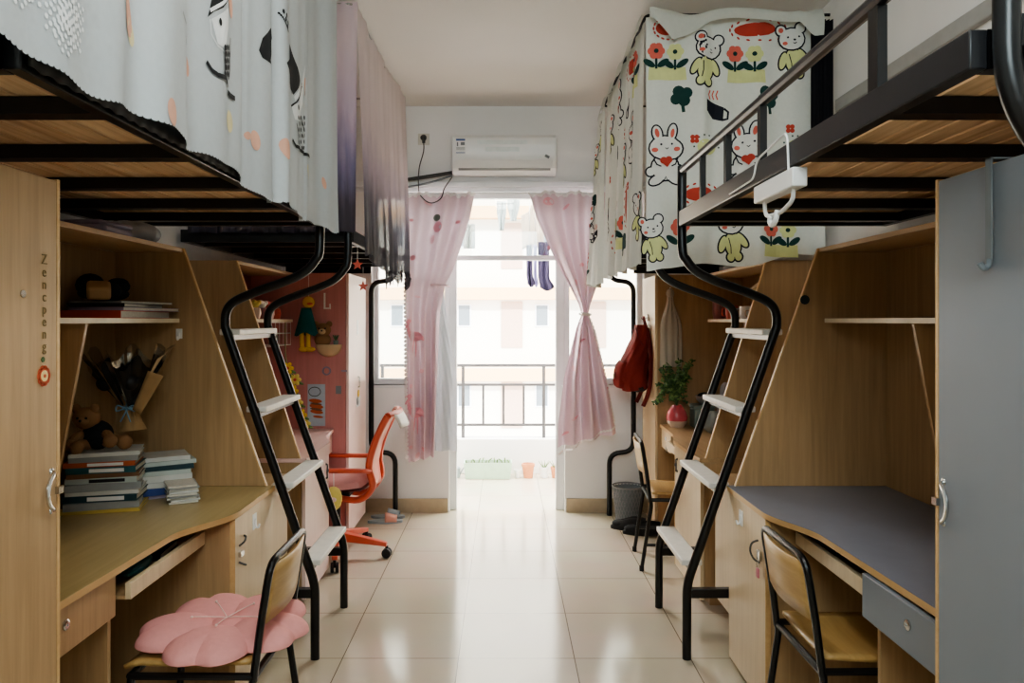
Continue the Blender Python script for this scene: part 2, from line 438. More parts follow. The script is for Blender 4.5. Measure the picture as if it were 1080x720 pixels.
# ================================================================== SETTING
XL, XR, YB, YF, ZC = -1.69, 1.66, 5.69, -1.1, 3.083
struct(MB().box(XL-.2, XR+.2, YF-.2, YB+.22, -.12, 0), 'floor', 'floor')
struct(MB().box(XL-.2, XR+.2, YF-.2, YB+.24, ZC, ZC+.15), 'ceiling', 'ceil')
struct(MB().box(XL-.2, XL, YF-.2, YB+.24, 0, ZC), 'wall_left', 'wall')
struct(MB().box(XR, XR+.2, YF-.2, YB+.24, 0, ZC), 'wall_right', 'wall')
struct(MB().box(XL, -.45, YF-.2, YF, 0, ZC).box(.45, XR, YF-.2, YF, 0, ZC).box(-.45, .45, YF-.2, YF, 2.45, ZC), 'wall_front', 'wall')
struct(MB().box(-.45, .45, YF-.16, YF-.11, 0, 2.0).box(-.45, .45, YF-.17, YF-.1, 2.0, 2.45), 'door_2', 'beech')
WL, WR, DL, DR, SILL, HEAD = -1.01, 1.06, -.42, .46, .965, 2.43
wb = MB()
wb.box(XL, WL, YB, YB+.24, 0, ZC).box(WR, XR, YB, YB+.24, 0, ZC).box(WL, WR, YB, YB+.24, HEAD, ZC)
wb.box(WL, DL, YB, YB+.24, 0, SILL).box(DR, WR, YB, YB+.24, 0, SILL)
struct(wb, 'wall_back', 'wall')
struct(MB().box(XL, DL-.01, YB-.015, YB, 0, .105), 'baseboard_left', 'basebd')
struct(MB().box(DR+.01, XR, YB-.015, YB, 0, .105), 'baseboard_right', 'basebd')
tb = MB().box(XL, XR, YB-.05, YB, 2.462, 2.50).box(XL, XR, YB-.028, YB, 2.43, 2.462)
struct(tb, 'trim_1', 'frame', bevel=.004)
struct(MB().box(XR-.028, XR, .6, 3.7, 2.48, 2.545), 'trim_2', 'conduit', bevel=.006)
# door frame with transom
fy0, fy1 = YB+.07, YB+.14
d = MB().box(DL, -.367, fy0, fy1, 0, HEAD).box(.395, DR, fy0, fy1, 0, HEAD).box(-.367, .395, fy0, fy1, 1.92, 1.957).box(-.367, .395, fy0, fy1, HEAD-.035, HEAD)
d1 = struct(d, 'door_1', 'frame', bevel=.004)
MB().box(-.367, .395, fy0+.03, fy0+.036, 1.957, HEAD-.035).build('pane', 'glass', d1)
for nm, a, b in (('window_1', WL, DL), ('window_2', DR, WR)):
    w = MB(); t = .04
    w.box(a, a+t, fy0, fy1, SILL, HEAD).box(b-t, b, fy0, fy1, SILL, HEAD).box(a+t, b-t, fy0, fy1, SILL, SILL+.045).box(a+t, b-t, fy0, fy1, HEAD-t, HEAD)
    w.box(a+t, b-t, fy0, fy1, 1.92, 1.957)
    ob = struct(w, nm, 'frame', bevel=.004)
    MB().box(a+t, b-t, fy0+.03, fy0+.036, SILL+.045, 1.92).box(a+t, b-t, fy0+.03, fy0+.036, 1.957, HEAD-t).build('pane', 'glass', ob)
    MB().box(a-.02, b+.0, YB-.012, fy0, SILL-.02, SILL).build('sill', 'frame', ob, bevel=.003)
# balcony
struct(MB().box(XL-.2, XR+.2, YB+.22, 7.35, -.12, -.002), 'floor_balcony', 'floor')
struct(MB().box(XL-.2, XR+.2, 7.12, 7.30, -.002, .33), 'wall_balcony', 'wall', bevel=.006)
struct(MB().box(XL-.2, XL-.0, YB+.24, 7.3, .33, ZC).box(XR, XR+.2, YB+.24, 7.3, .33, ZC).box(XL-.2, XL, YB+.24, 7.12, -.002, .33).box(XR, XR+.2, YB+.24, 7.12, -.002, .33), 'wall_balcony_ends', 'wall')
struct(MB().box(XL-.2, XR+.2, YB+.24, 7.35, ZC, ZC+.15), 'ceiling_balcony', 'ceil')
br = thing('balcony_railing', 'grey metal balcony railing on the low wall beyond the doorway', 'railing', (0, 7.2, .33))
for z, h in ((1.025, .028), (.84, .024), (.455, .024)):
    MB().box(XL, XR, 7.185, 7.215, z-h/2, z+h/2).build('rail', 'railing', br, bevel=.003)
for i in range(-2, 3):
    x0 = -.397 + .775*i
    if XL < x0 < XR:
        MB().box(x0-.015, x0+.015, 7.186, 7.214, .33, 1.012).build('post', 'railing', br)
    for k in (1, 2, 3):
        xb = x0 + .194*k
        if XL < xb < XR: MB().box(xb-.011, xb+.011, 7.19, 7.21, .467, .828).build('baluster', 'railing', br)
# building across
BY = 28.0
bl = thing('apartment_building', 'cream apartment block with peach bands seen across the balcony', 'building', (0, BY, -12))
MB().box(-30, 30, BY, BY+8, -12, 15).build('wall', 'facade', bl)
for z in (-.55, 2.45, 5.45):
    MB().box(-30, 30, BY-.5, BY, z-.22, z+.22).build('ledge', 'ledge', bl)
for row in (-1.35, 1.65, 4.6):
    for x in (-8.0, -4.0, -1.5, 1.4, 5.3):
        f = MB().box(x-.26, x+.26, BY-.05, BY, row-.42, row+.42).build('window', 'frame', bl)
        MB().box(x-.21, x+.21, BY-.07, BY-.05, row-.37, row+.37).build('pane', 'winbld', f)
    for x in (-5.7, .28, 3.4):
        MB().box(x-.4, x+.4, BY-.05, BY, row-1.2, row+.5).build('door', 'doorbld', bl)

# ================================================================== BEDS
ZB, ZT = 1.858, 1.922
def bed(s, y0, y1, label, bars, near):
    g = thing('loft_bed', label, 'bed', (X(s, 1.18), (y0+y1)/2, 0))
    a, b = X(s, .745), X(s, .775)
    MB().box(a, b, y0, y1, ZB, ZT).build('side_rail', 'rail' if s > 0 and near else 'black', g, bevel=.003)
    MB().box(X(s, 1.60), X(s, 1.63), y0, y1, ZB, ZT).build('side_rail', 'black', g)
    for y in (y0, y1-.03):
        MB().box(b, X(s, 1.60), y, y+.03, ZB, ZT).build('end_rail', 'black', g)
    for y in bars:
        MB().box(b, X(s, 1.60), y-.024, y+.024, ZB+.002, ZB+.036).build('cross_bar', 'black', g)
    # boards: planks with thin gaps, one part
    pl = MB(); n = 11; x0, x1 = .776, 1.599
    for i in range(n):
        xa = x0 + (x1-x0)*i/n; pl.box(X(s, xa+.005), X(s, x0+(x1-x0)*(i+1)/n-.005), y0+.031, y1-.031, ZB+.037+.001*(i % 2), ZB+.052)
    pl.build('bed_boards', 'boards', g)
    if near:
        # S-shaped leg at the near end
        p = [(.79, 2.5), (.79, 1.80), (.90, 1.66), (1.09, 1.58), (1.17, 1.40), (.80, .32), (.80, 0)]
        MB().tube(fillet([(X(s, q[0]), y0-.022, q[1]) for q in p], .09), .02, 12).build('leg', 'black', g)
        MB().box(X(s, .79), X(s, 1.6), y0-.03, y0-.001, 1.885, 1.935).build('head_bar', 'black', g)
    else:
        yl = y1-.02
        p = [(.785, 2.12), (.785, 1.755), (.965, 1.745), (.965, .475), (.785, .465), (.785, 0)]
        MB().tube(fillet([(X(s, q[0]), yl+.02, q[1]) for q in p], .085), .019, 12).build('leg', 'black', g)
        MB().box(X(s, .965), X(s, 1.6), yl+.005, yl+.03, ZB-.05, ZB-.001).build('foot_bar', 'black', g)
    return g
nb = [1.49, 1.89, 2.32, 2.72, 3.06]
fb = [4.1, 4.5, 4.9, 5.3]
bedRN = bed(1, 1.2, 3.20, 'black loft bed with bare guard rail above the grey desk', nb, True)
bedLN = bed(-1, 1.2, 3.20, 'black loft bed under the grey printed curtain', nb, True)
bedRF = bed(1, 3.84, 5.60, 'black loft bed inside the cartoon print curtains', fb, False)
bedLF = bed(-1, 3.84, 5.60, 'black loft bed under the purple net canopy', fb, False)
# guard rail of the right near bed
gr = MB().tube([(.757, 3.17, 2.095), (.757, 1.2, 2.105)], .017, 10).build('guard_rail', 'steel_dark' if 'steel_dark' in M else 'rail', bedRN)
for y, w in ((2.86, .011), (2.54, .013), (2.20, .013), (1.52, .02)):
    MB().box(.757-.010, .757+.010, y-w, y+w, ZT, 2.088).build('guard_post', 'black', bedRN)

def ladder(s, label):
    g = thing('bunk_ladder', label, 'ladder', (X(s, .78), 3.51, 0))
    prof = [(.765, 2.12), (.765, 1.78), (.785, 1.715), (.83, 1.665), (.91, 1.625), (1.05, 1.575), (1.135, 1.535), (1.168, 1.49), (1.172, 1.43)]
    low = [(.785, .32), (.785, 0)]
    for y in (3.225, 3.805):
        pts = smooth([(X(s, a), y, b) for a, b in prof], 5)
        pts += fillet([pts[-1]] + [Vector((X(s, a), y, b)) for a, b in low], .05)[1:]
        top = pts if y < 3.5 else [p for p in pts if p.z < 1.98]
        MB().tube(top, .0195, 14).build('side_rail', 'black', g)
        MB().box(X(s, .80), X(s, .985), y-.016, y+.016, .265, .305).build('brace', 'black', g, bevel=.003)
    for z in (1.40, 1.065, .735, .40):
        x = .785 + (z-.32)/(1.43-.32)*(1.172-.785)
        t = MB().box(X(s, x-.045), X(s, x+.045), 3.246, 3.784, z-.008, z+.018)
        o = t.build('rung', 'rung', g, bevel=.005)
        MB().box(X(s, x-.012), X(s, x+.012), 3.235, 3.795, z-.03, z-.009).build('rung_bar', 'black', o)
    return g
ladder(-1, 'black ladder with four white rungs on the grey curtain side')
ladder(1, 'black ladder with four white rungs beside the grey desk')

# ================================================================== FURNITURE UNITS
def ring_handle(s, x, y, z, h=.085):
    mb = MB()
    pts = [(x, y, z+h/2), (x-s*.010, y-.008, z+h*.46), (x-s*.015, y-.030, z+h*.28), (x-s*.016, y-.038, z), (x-s*.015, y-.030, z-h*.28), (x-s*.010, y-.008, z-h*.46), (x, y, z-h/2)]
    mb.tube(smooth(pts, 4), .0045, 8)
    mb.ell((x, y, z+h/2), (.004, .008, .008)); mb.ell((x, y, z-h/2), (.004, .008, .008))
    mb.box(x-s*.001, x-s*.01, y+.012, y+.03, z-.01, z+.006)
    return mb
def hook_mb(s, x, y, z):
    mb = MB().prism([(y-.02, z-.03), (y+.02, z-.03), (y+.02, z+.03), (y-.02, z+.03)], 'x', x, x-s*.003)
    mb.tube(smooth([(x-s*.004, y, z+.012), (x-s*.006, y, z-.018), (x-s*.016, y, z-.024), (x-s*.02, y, z-.01)], 4), .004, 6)
    return mb

def wardrobe(s, xf, y0, y1, door_m, side_m, label, lip=None):
    g = thing('wardrobe', label, 'wardrobe', (X(s, 1.3), (y0+y1)/2, 0))
    MB().box(X(s, xf+.02), X(s, 1.635), y0, y1, .05, 1.766).build('carcass', side_m, g, bevel=.002)
    MB().box(X(s, xf+.05), X(s, 1.635), y0+.01, y1-.01, 0, .05).build('plinth', 'beech', g)
    dr = MB().box(X(s, xf), X(s, xf+.018), y0+.002, y1-.012, .055, 1.762).build('door', door_m, g, bevel=.002)
    if lip: MB().box(X(s, xf+.0), X(s, xf+.02), y1-.0105, y1, .05, 1.766).build('edge_strip', lip, g)
    return g, dr

def hutch(s, xf, yp, yw, near, m, back_m, label, div=None, shelf=(0, 1)):
    """slanted book case on the desk; yp = its slanted end panel, yw = wardrobe end"""
    g = thing('desk_hutch', label, 'shelf unit', (X(s, 1.4), (yp+yw)/2, .752))
    a = yp-.018 if near else yp
    MB().prism([(X(s, xf+.03), .752), (X(s, 1.338), 1.763), (X(s, 1.634), 1.763), (X(s, 1.634), .752)], 'y', a, a+.018).build('side_panel', [m], g, bevel=.0015)
    # pale edge band of the slanted panel
    e = MB(); dx, dz = .308-.03+.105, 1.011
    y0, y1 = (a, a+.018)
    MB().prism([(X(s, xf+.026), .752), (X(s, 1.334), 1.763), (X(s, 1.3395), 1.763), (X(s, xf+.0315), .752)], 'y', y0-.0006, y1+.0006).build('edge_band', 'edge', g)
    lo, hi = (yw+.002, a-.0008) if near else (a+.0188, yw-.002)
    MB().box(X(s, 1.622), X(s, 1.634), lo, hi, .752, 1.745).build('back_panel', back_m, g)
    MB().box(X(s, 1.336), X(s, 1.62), lo, hi, 1.745, 1.763).build('top_board', 'beech_h', g, bevel=.0015)
    l2, h2 = lo+(hi-lo)*shelf[0], lo+(hi-lo)*shelf[1]
    sh = MB().box(X(s, 1.352), X(s, 1.62), l2, h2, 1.447, 1.463).build('shelf', 'beech_h', g)
    MB().box(X(s, 1.35), X(s, 1.3525), l2, h2, 1.446, 1.464).build('edge_band', 'edge_w', sh)
    if div:
        MB().prism([(X(s, 1.362), 1.445), (X(s, 1.62), 1.445), (X(s, 1.62), .753), (X(s, 1.49), .753)], 'y', div, div+.016).build('divider', m, g, bevel=.001)
    return g

def desk(s, xf, rec, yc0, yc1, yt, yd, near, top_m, door_m, drawer_m, label, edge_m='edge', side_m='beech', pull=0.0, lip=-.01):
    """yc0..yc1 cabinet, then keyboard tray up to yt, then drawer up to yd (the wardrobe)"""
    g = thing('study_desk', label, 'desk', (X(s, 1.3), (yc0+yd)/2, 0))
    sg = 1 if yd > yc1 else -1     # direction from cabinet to wardrobe
    inner = yc1                    # cabinet edge next to the knee space
    # desktop outline
    pts = []
    N = 14
    pts.append((xf-.004, yc0))
    for i in range(N+1):
        t = i/N; y = inner + sg*(-.03 + .33*t) if abs(yt-inner) > .3 else inner + sg*(-.03 + .22*t)
        pts.append((xf-.004 + rec*.86*sst(t), y))
    pts.append((xf+rec, yd-sg*.001)); 
    poly = [(X(s, p[0]), p[1]) for p in pts] + [(X(s, 1.634), yd-sg*.001), (X(s, 1.634), yc0)]
    dt = MB().prism(poly, 'z', .731, .7515).build('desktop', top_m, g)
    eb = MB(); vs = []
    for p in pts: vs += [(X(s, p[0]-.0016), p[1], .7305), (X(s, p[0]-.0016), p[1], .7505)]
    eb.add(vs, [(2*i, 2*i+1, 2*i+3, 2*i+2) for i in range(len(pts)-1)]); eb.build('edge_band', edge_m, dt, recalc=False)
    c0, c1 = min(yc0, yc1), max(yc0, yc1)
    MB().box(X(s, xf+.02), X(s, 1.63), c0, c1, .045, .73).build('cabinet', side_m, g, bevel=.0015)
    MB().box(X(s, xf+.05), X(s, 1.63), c0+.01, c1-.01, 0, .044).build('plinth', side_m, g)
    dr = MB().box(X(s, xf), X(s, xf+.019), c0+.001, c1-.012, .03, .727).build('cabinet_door', door_m, g, bevel=.0015)
    MB().box(X(s, xf+.0), X(s, xf+.0195), c1-.0115 if sg > 0 else c0, c1 if sg > 0 else c0+.0009, .03, .729).build('edge_band', edge_m, g)
    # keyboard tray
    t0, t1 = sorted((inner+sg*.006, yt-sg*.02))
    kt = MB().box(X(s, xf+rec+lip), X(s, 1.5), t0, t1, .640, .650).build('keyboard_tray', 'beech_h', g)
    MB().box(X(s, xf+rec+lip-.018), X(s, xf+rec+lip), t0, t1, .640, .688).build('tray_lip', 'beech_lt' if near else door_m, kt, bevel=.0015)
    # drawer and its support panel
    d0, d1 = sorted((yt, yd-sg*.012))
    f = xf+rec+.006-pull
    dw = MB().box(X(s, f), X(s, f+.018), d0, d1, .60, .725).build('drawer', drawer_m, g, bevel=.002)
    MB().box(X(s, f+.0185), X(s, 1.5), d0+.02, d1-.02, .61, .70).build('drawer_box', side_m, dw)
    MB().lathe([(.0, 0), (.014, 0), (.014, .004), (.011, .006), (.004, .006), (.004, .003), (0, .003)], (X(s, f), (d0+d1)/2, .675), 16, 0, Ry(-s*PI/2)).build('lock', 'steel', dw)
    ys = yt+sg*.0
    MB().box(X(s, xf+rec+.03), X(s, 1.63), *sorted((ys-sg*.018, ys-sg*.001)), 0, .73).build('support_panel', side_m, g, bevel=.0015)
    MB().box(X(s, 1.60), X(s, 1.63), *sorted((inner+sg*.001, yd-sg*.004)), .1, .63).build('modesty_panel', side_m, g)
    return g, dr, dw

# --- left near (beech)
wLN, dLN = wardrobe(-1, .955, 1.215, 1.66, 'beech', 'beech', 'tall beech wardrobe with a red flower sticker at the left frame edge', 'edge')
ring_handle(-1, X(-1, .955), 1.628, 1.085).build('handle', 'steel', dLN)
MB().lathe([(0, 0), (.008, 0), (.008, .003), (0, .003)], (X(-1, .955), 1.53, 1.51), 12, 0, Ry(PI/2)).build('lock', 'steel', dLN)
def text_mesh(txt, size, name, mat, parent, loc, rot):
    cu = bpy.data.curves.new('t', 'FONT'); cu.body = txt; cu.size = size; cu.align_x = 'CENTER'; cu.align_y = 'CENTER'; cu.extrude = .0006
    ob = bpy.data.objects.new('t', cu); col.objects.link(ob)
    dg = bpy.context.evaluated_depsgraph_get(); me = bpy.data.meshes.new_from_object(ob.evaluated_get(dg))
    bpy.data.objects.remove(ob)
    R = rot.to_4x4(); R.translation = Vector(loc); p = parent; off = Vector((0, 0, 0))
    while p: off += p.location; p = p.parent
    me.transform(Matrix.Translation(-off) @ R); me.materials.clear(); me.materials.append(M[mat])
    o = bpy.data.objects.new(name, me); col.objects.link(o); o.parent = parent; return o
# upright letters running down the door (text on the +x facing door)
RXP = Matrix(((0, 0, 1), (1, 0, 0), (0, 1, 0)))     # text x -> +y, text y -> +z, normal -> +x
lt = MB()
lm = None
for i, ch in enumerate('Zencpeng'):
    z = 1.585 - i*.0265
    o = text_mesh(ch, .031, 'lettering', 'brown_ink', dLN, (X(-1, .955)+.0012, 1.602, z), RXP)
    if lm is None: lm = o
    else:
        bm = bmesh.new(); bm.from_mesh(lm.data); bm.from_mesh(o.data); bm.to_mesh(lm.data); bm.free(); bpy.data.objects.remove(o)
stk = MB()
Rst = Ry(PI/2)
xs = X(-1, .955)
for k in range(10):
    a = 2*PI*k/10; stk.lathe([(0, 0), (.009, 0), (.009, .001), (0, .001)], (xs+.0008, 1.60+.014*math.cos(a), 1.337+.014*math.sin(a)), 10, 0, Rst)
stk.lathe([(0, 0), (.016, 0), (.016, .0016), (0, .0016)], (xs+.0008, 1.60, 1.337), 14, 0, Rst)
stk.lathe([(0, 0), (.012, 0), (.012, .0024), (0, .0024)], (xs+.0008, 1.60, 1.337), 14, 1, Rst)
stk.lathe([(0, 0), (.004, 0), (.004, .0032), (0, .0032)], (xs+.0008, 1.60, 1.337), 10, 0, Rst)
stk.lathe([(0, 0), (.006, 0), (.006, .0012), (0, .0012)], (xs+.0008, 1.597, 1.372), 10, 2, Rst)
stk.build('flower_sticker', ['st_red', 'st_cream', 'leaf2'], dLN)
hLN = hutch(-1, .955, 3.20, 1.66, True, 'beech', 'beech', 'slanted beech bookcase holding books, magazines and a bouquet', 2.49)
hook_mb(0, 0, 0, 0) if False else None
hk = MB(); p0 = at(189, 352, 3.18)
hk.prism([(p0.x-.013, p0.z-.02), (p0.x+.013, p0.z-.02), (p0.x+.013, p0.z+.022), (p0.x-.013, p0.z+.022)], 'y', 3.1812, 3.178)
hk.tube(smooth([(p0.x, 3.177, p0.z+.005), (p0.x, 3.174, p0.z-.018), (p0.x, 3.162, p0.z-.024), (p0.x, 3.158, p0.z-.01)], 4), .004, 6)
hk.build('adhesive_hook', 'white', hLN)
kLN, cLN, wdLN = desk(-1, .955, .135, 3.20, 2.74, 2.17, 1.66, True, 'desk_ol', 'beech_lt', 'beech', 'yellowed beech desk with the pink flower cushion chair')
for zz in (.62, .56):
    sgn = 1 if zz > .6 else -1
    xx = X(-1, .955)
    MB().tube(smooth([(xx+.002, 2.775, zz+.0*sgn), (xx+.016, 2.79, zz+.012*sgn), (xx+.014, 2.815, zz+.022*sgn), (xx+.002, 2.83, zz+.024*sgn)], 4), .004, 6).build('handle', 'steel_d' if 'steel_d' in M else 'cable', cLN)
MB().box(X(-1, .955)+.001, X(-1, .955)+.012, 2.77, 2.80, .58, .598).build('latch', 'steel', cLN)
hook_mb(-1, X(-1, .955), 2.95, .665).build('adhesive_hook', 'white', cLN)

# --- right near (grey)
wRN, dRN = wardrobe(1, .955, 1.215, 1.66, 'greydoor', 'beech', 'tall grey door wardrobe at the right frame edge', 'edge')
ring_handle(1, .955, 1.628, 1.06, .09).build('handle', 'steel', dRN)
hRN = hutch(1, .955, 3.20, 1.66, True, 'beech', 'beech', 'empty slanted beech bookcase over the grey desk', 2.49, (0, .985))
p0 = at(849, 316, 3.18)
MB().lathe([(0, 0), (.02, 0), (.02, .0015), (0, .0015)], (p0.x, 3.1815, p0.z), 18, 0, Rx(PI/2)).build('round_sticker', 'dot', hRN)
kRN, cRN, wdRN = desk(1, .955, .105, 3.20, 2.74, 2.17, 1.66, True, 'desk_gr', 'beech_lt', 'greydoor', 'grey topped beech desk with an empty desktop', pull=.03, lip=.02)
MB().tube(smooth([(.953, 2.815, .63), (.935, 2.83, .615), (.93, 2.835, .585), (.938, 2.82, .56), (.953, 2.80, .55)], 4), .004, 6).build('handle', 'cable', cRN)
MB().box(.953, .943, 2.77, 2.80, .565, .60).build('latch', 'steel', cRN)
hook_mb(1, .955, 3.02, .66).build('adhesive_hook', 'white', cRN)
kp = thing('key_charm', 'small pink key charm hanging from the right cabinet latch', 'key ring', (.94, 2.785, .50))
MB().box(.938, .946, 2.775, 2.797, .50, .535).build('charm', 'st_pink', kp, bevel=.003)
MB().tube([(.942+.0*math.cos(a), 2.785+.012*math.cos(a), .547+.012*math.sin(a)) for a in [2*PI*i/12 for i in range(12)]], .0015, 5, closed=True).build('ring', 'steel', kp)

# --- far units
wLF, dLF = wardrobe(-1, .985, 4.885, 5.49, 'pinkpale', 'pinkdoor', 'wardrobe covered in pink film with stickers, beside the window wall')
hLF = hutch(-1, .985, 3.82, 4.885, False, 'beech', 'pinkdeep', 'slanted bookcase with rose back panel above the pink desk', None, (.30, 1))
kLF, cLF, wdLF = desk(-1, .985, .10, 3.82, 4.33, 4.66, 4.885, False, 'pinkdesk', 'pinkpale', 'pinkpale', 'desk covered in pale pink film next to the orange chair', 'pinkpale')
wRF, dRF = wardrobe(1, 1.025, 5.10, 5.565, 'beech_lt', 'beech', 'beech wardrobe with a red backpack hung on its door')
hRF = hutch(1, 1.0, 3.82, 5.10, False, 'beech', 'beech', 'slanted beech bookcase with cups beside the potted plant', None, (.0, .90))
kRF, cRF, wdRF = desk(1, 1.0, .06, 3.82, 4.40, 4.80, 5.10, False, 'beech_h', 'beech_lt', 'beech_lt', 'beech desk with a potted plant, behind the right ladder')
ring_handle(1, 1.0, 4.33, .62, .07).build('handle', 'cable', cRF)
ring_handle(1, 1.07, 4.9, .62, .05).build('handle', 'steel', wdRF)
ring_handle(-1, X(-1, .985), 4.26, .60, .08).build('handle', 'cable', cLF)
# handle + stickers of the pink wardrobe door
ring_handle(-1, X(-1, .985), 5.2, 1.03, .07).build('handle', 'steel', dLF)
xd = X(-1, .985)
st = MB()
st.prism([(5.13, .86), (5.27, .86), (5.27, .93), (5.13, .93)], 'x', xd, xd+.0015, 0)
st.lathe([(0, 0), (.03, 0), (.03, .003), (0, .003)], (xd+.001, 5.2, .95), 5, 1, Rst)
st.lathe([(0, 0), (.03, 0), (.03, .003), (0, .003)], (xd+.001, 5.17, .90), 8, 2, Rst)
st.build('door_sticker', ['white', 'yellow2', 'lbl_grey'], dLF)
st = MB().prism([(5.15, 1.36), (5.20, 1.36), (5.20, 1.46), (5.15, 1.46)], 'x', xd, xd+.0015)
st.build('paper_tag', 'white', dLF)
# narrow cabinets standing in the gaps between the desks
for s, lab in ((-1, 'narrow pale cabinet in the gap behind the left ladder'), (1, 'narrow pale cabinet in the gap behind the right ladder')):
    g = thing('narrow_cabinet', lab, 'cabinet', (X(s, 1.2), 3.4, 0))
    MB().box(X(s, 1.02), X(s, 1.6), 3.26, 3.55, .15, .71).build('carcass', 'beech', g, bevel=.002)
    MB().box(X(s, 1.0), X(s, 1.019), 3.255, 3.555, .15, .712).build('door', 'beech_lt', g, bevel=.002)
    MB().box(X(s, 1.08), X(s, 1.58), 3.28, 3.53, 0, .149).build('plinth', 'blackmat', g)
    MB().box(X(s, .998), X(s, 1.6), 3.255, 3.555, .713, .73).build('top', 'beech_h', g, bevel=.002)

# over-door strip hook on the grey wardrobe
oh = MB().box(.9475, .9505, 1.458, 1.476, 1.575, 1.774).box(.9475, 1.0, 1.458, 1.476, 1.7705, 1.7735)
oh.tube(smooth([(.949, 1.467, 1.576), (.948, 1.467, 1.563), (.938, 1.467, 1.558), (.930, 1.467, 1.568)], 4), .006, 8)
tag(oh.build('over_door_hook', 'lbl_grey'), 'grey strip hook hung over the top of the grey wardrobe door', 'hook')

# white hook bracket clipped under the right bed rail
hb = thing('hanging_hook', 'white plastic hook bracket clipped under the right bed rail', 'hook', (.757, 2.06, 1.80))
MB().box(.738, .778, 1.92, 2.22, 1.80, 1.85).build('bracket', 'white', hb, bevel=.004)
MB().tube(fillet([(.757, 1.96, 1.80), (.757, 1.965, 1.77), (.757, 2.05, 1.75), (.757, 2.17, 1.755), (.757, 2.18, 1.80)], .03), .006, 8).build('wire_loop', 'white', hb)
MB().tube(smooth([(.755, 2.07, 1.76), (.752, 2.075, 1.735), (.752, 2.10, 1.723), (.752, 2.12, 1.735), (.752, 2.115, 1.748)], 5), .008, 8).build('hook', 'white', hb)
MB().tube(fillet([(.7395, 2.46, 1.87), (.7395, 2.22, 1.875), (.740, 2.20, 1.925), (.740, 1.96, 1.95), (.740, 1.95, 1.84)], .03), .003, 6).build('wire', 'white', hb)

# ================================================================== CHAIRS
def chair_proto(label):
    g = thing('wooden_chair', label, 'chair', (0, 0, 0), 'school chairs at the desks')
    hw, r = .185, .0115
    # inverted U back frame
    pts = [(-.185, -hw, .40), (-.205, -hw, .56), (-.235, -hw, .745), (-.235, hw, .745), (-.205, hw, .56), (-.185, hw, .40)]
    MB().tube(fillet(pts, .05), r, 10).build('back_frame', 'black', g)
    bp = MB()
    def bk(u, v):
        y = -hw+.012 + (2*hw-.024)*u; z = .56 + .172*v
        return Vector((-.208 - (z-.56)*.15 - .022*math.sin(PI*u) , y, z))
    bp.grid(bk, 12, 4); bp.build('backrest', 'ply', g, solid=.012)
    def st_(u, v):
        x = -.17 + .37*u; y = -.175+.35*v
        return Vector((x, y, .438 + .012*(2*v-1)**2 - .012*math.sin(PI*u)*.6 - (.015*max(0, (u-.85)/.15)**2)))
    MB().grid(st_, 14, 10).build('seat', 'ply', g, solid=.014)
    for sy in (-1, 1):
        MB().tube(fillet([(-.185, sy*hw, .41), (-.18, sy*hw, .38), (-.235, sy*hw, .012)], .03), r, 10).build('leg', 'black', g)
        MB().tube(fillet([(.175, sy*(hw-.004), .412), (.18, sy*hw, .36), (.205, sy*hw, .012)], .03), r, 10).build('leg', 'black', g)
        MB().tube([(-.182, sy*hw, .412), (.178, sy*(hw-.004), .412)], r, 8).build('seat_rail', 'black', g)
        MB().tube([(-.216, sy*hw, .15), (.193, sy*hw, .15)], .009, 8).build('stretcher', 'black', g)
        for x in (-.235, .205): MB().lathe([(0, 0), (.014, 0), (.014, .03), (0, .03)], (x, sy*hw, 0), 10).build('foot_cap', 'blackmat', g)
    MB().tube([(.178, -hw, .412), (.178, hw, .412)], r, 8).build('seat_rail', 'black', g)
    MB().tube([(-.182, -hw, .405), (-.182, hw, .405)], r, 8).build('seat_rail', 'black', g)
    return g
ch = chair_proto('plywood chair with black frame tucked under the grey topped desk')
ch.location = (1.13, 2.41, 0)
copy_thing(ch, (-.92, 2.38, 0), PI, 'plywood chair with black frame carrying the pink flower cushion')
copy_thing(ch, (1.045, 4.53, 0), -.06, 'plywood chair with black frame at the far desk near the mesh bin')

# flower cushion
fc = thing('flower_cushion', 'pink plush flower shaped cushion on the left chair', 'cushion', (-.885, 2.385, .455))
fcx, fcy, fcz = -.888, 2.40, .452
for k in range(5):
    a0 = -PI/2 + 2*PI*k/5; e1 = Vector((math.cos(a0), math.sin(a0), 0)); e2 = Vector((-e1.y, e1.x, 0))
    pc = Vector((fcx, fcy, fcz)) + e1*.148
    def pet(u, v, e1=e1, e2=e2, pc=pc):
        th = 2*PI*u; ph = PI*v
        rr = .118*(1 + .10*math.cos(th)) - .026*math.exp(-(((th+PI) % (2*PI) - PI)/.30)**2)
        if abs((th % (2*PI)) - PI) < 1.0: rr *= 1.12
        r = math.sin(ph)**.7*rr; zz = -math.cos(ph)
        h = .048*zz if zz > 0 else .012*zz
        crease = .009*math.exp(-((r*math.sin(th))/.016)**2)*sst(r*math.cos(th)/.09) if zz > 0 else 0
        return pc + e1*(r*math.cos(th)) + e2*(r*math.sin(th)*1.06) + Vector((0, 0, .016 + h - crease*max(zz, 0)))
    MB().grid(pet, 48, 18).build('petal', 'cushion', fc)
MB().ell((fcx, fcy, fcz+.030), (.055, .055, .022), n=20, k=10).build('centre', 'cushion', fc)
sm = MB()
for k, L_ in enumerate((.115, .10, .12, .105, .095)):
    a = -.3 + 2*PI*k/5; pts = []
    for i in range(9):
        r = L_*i/8; pts.append(Vector((fcx + r*math.cos(a), fcy + r*math.sin(a), fcz + .053 + .014*math.sin(min(1, r/.12)*PI/2))))
    sm.tube(pts, .0017, 5); sm.ell(pts[-1], .0045, n=8, k=6)
sm.build('stamens', 'cushion_w', fc)

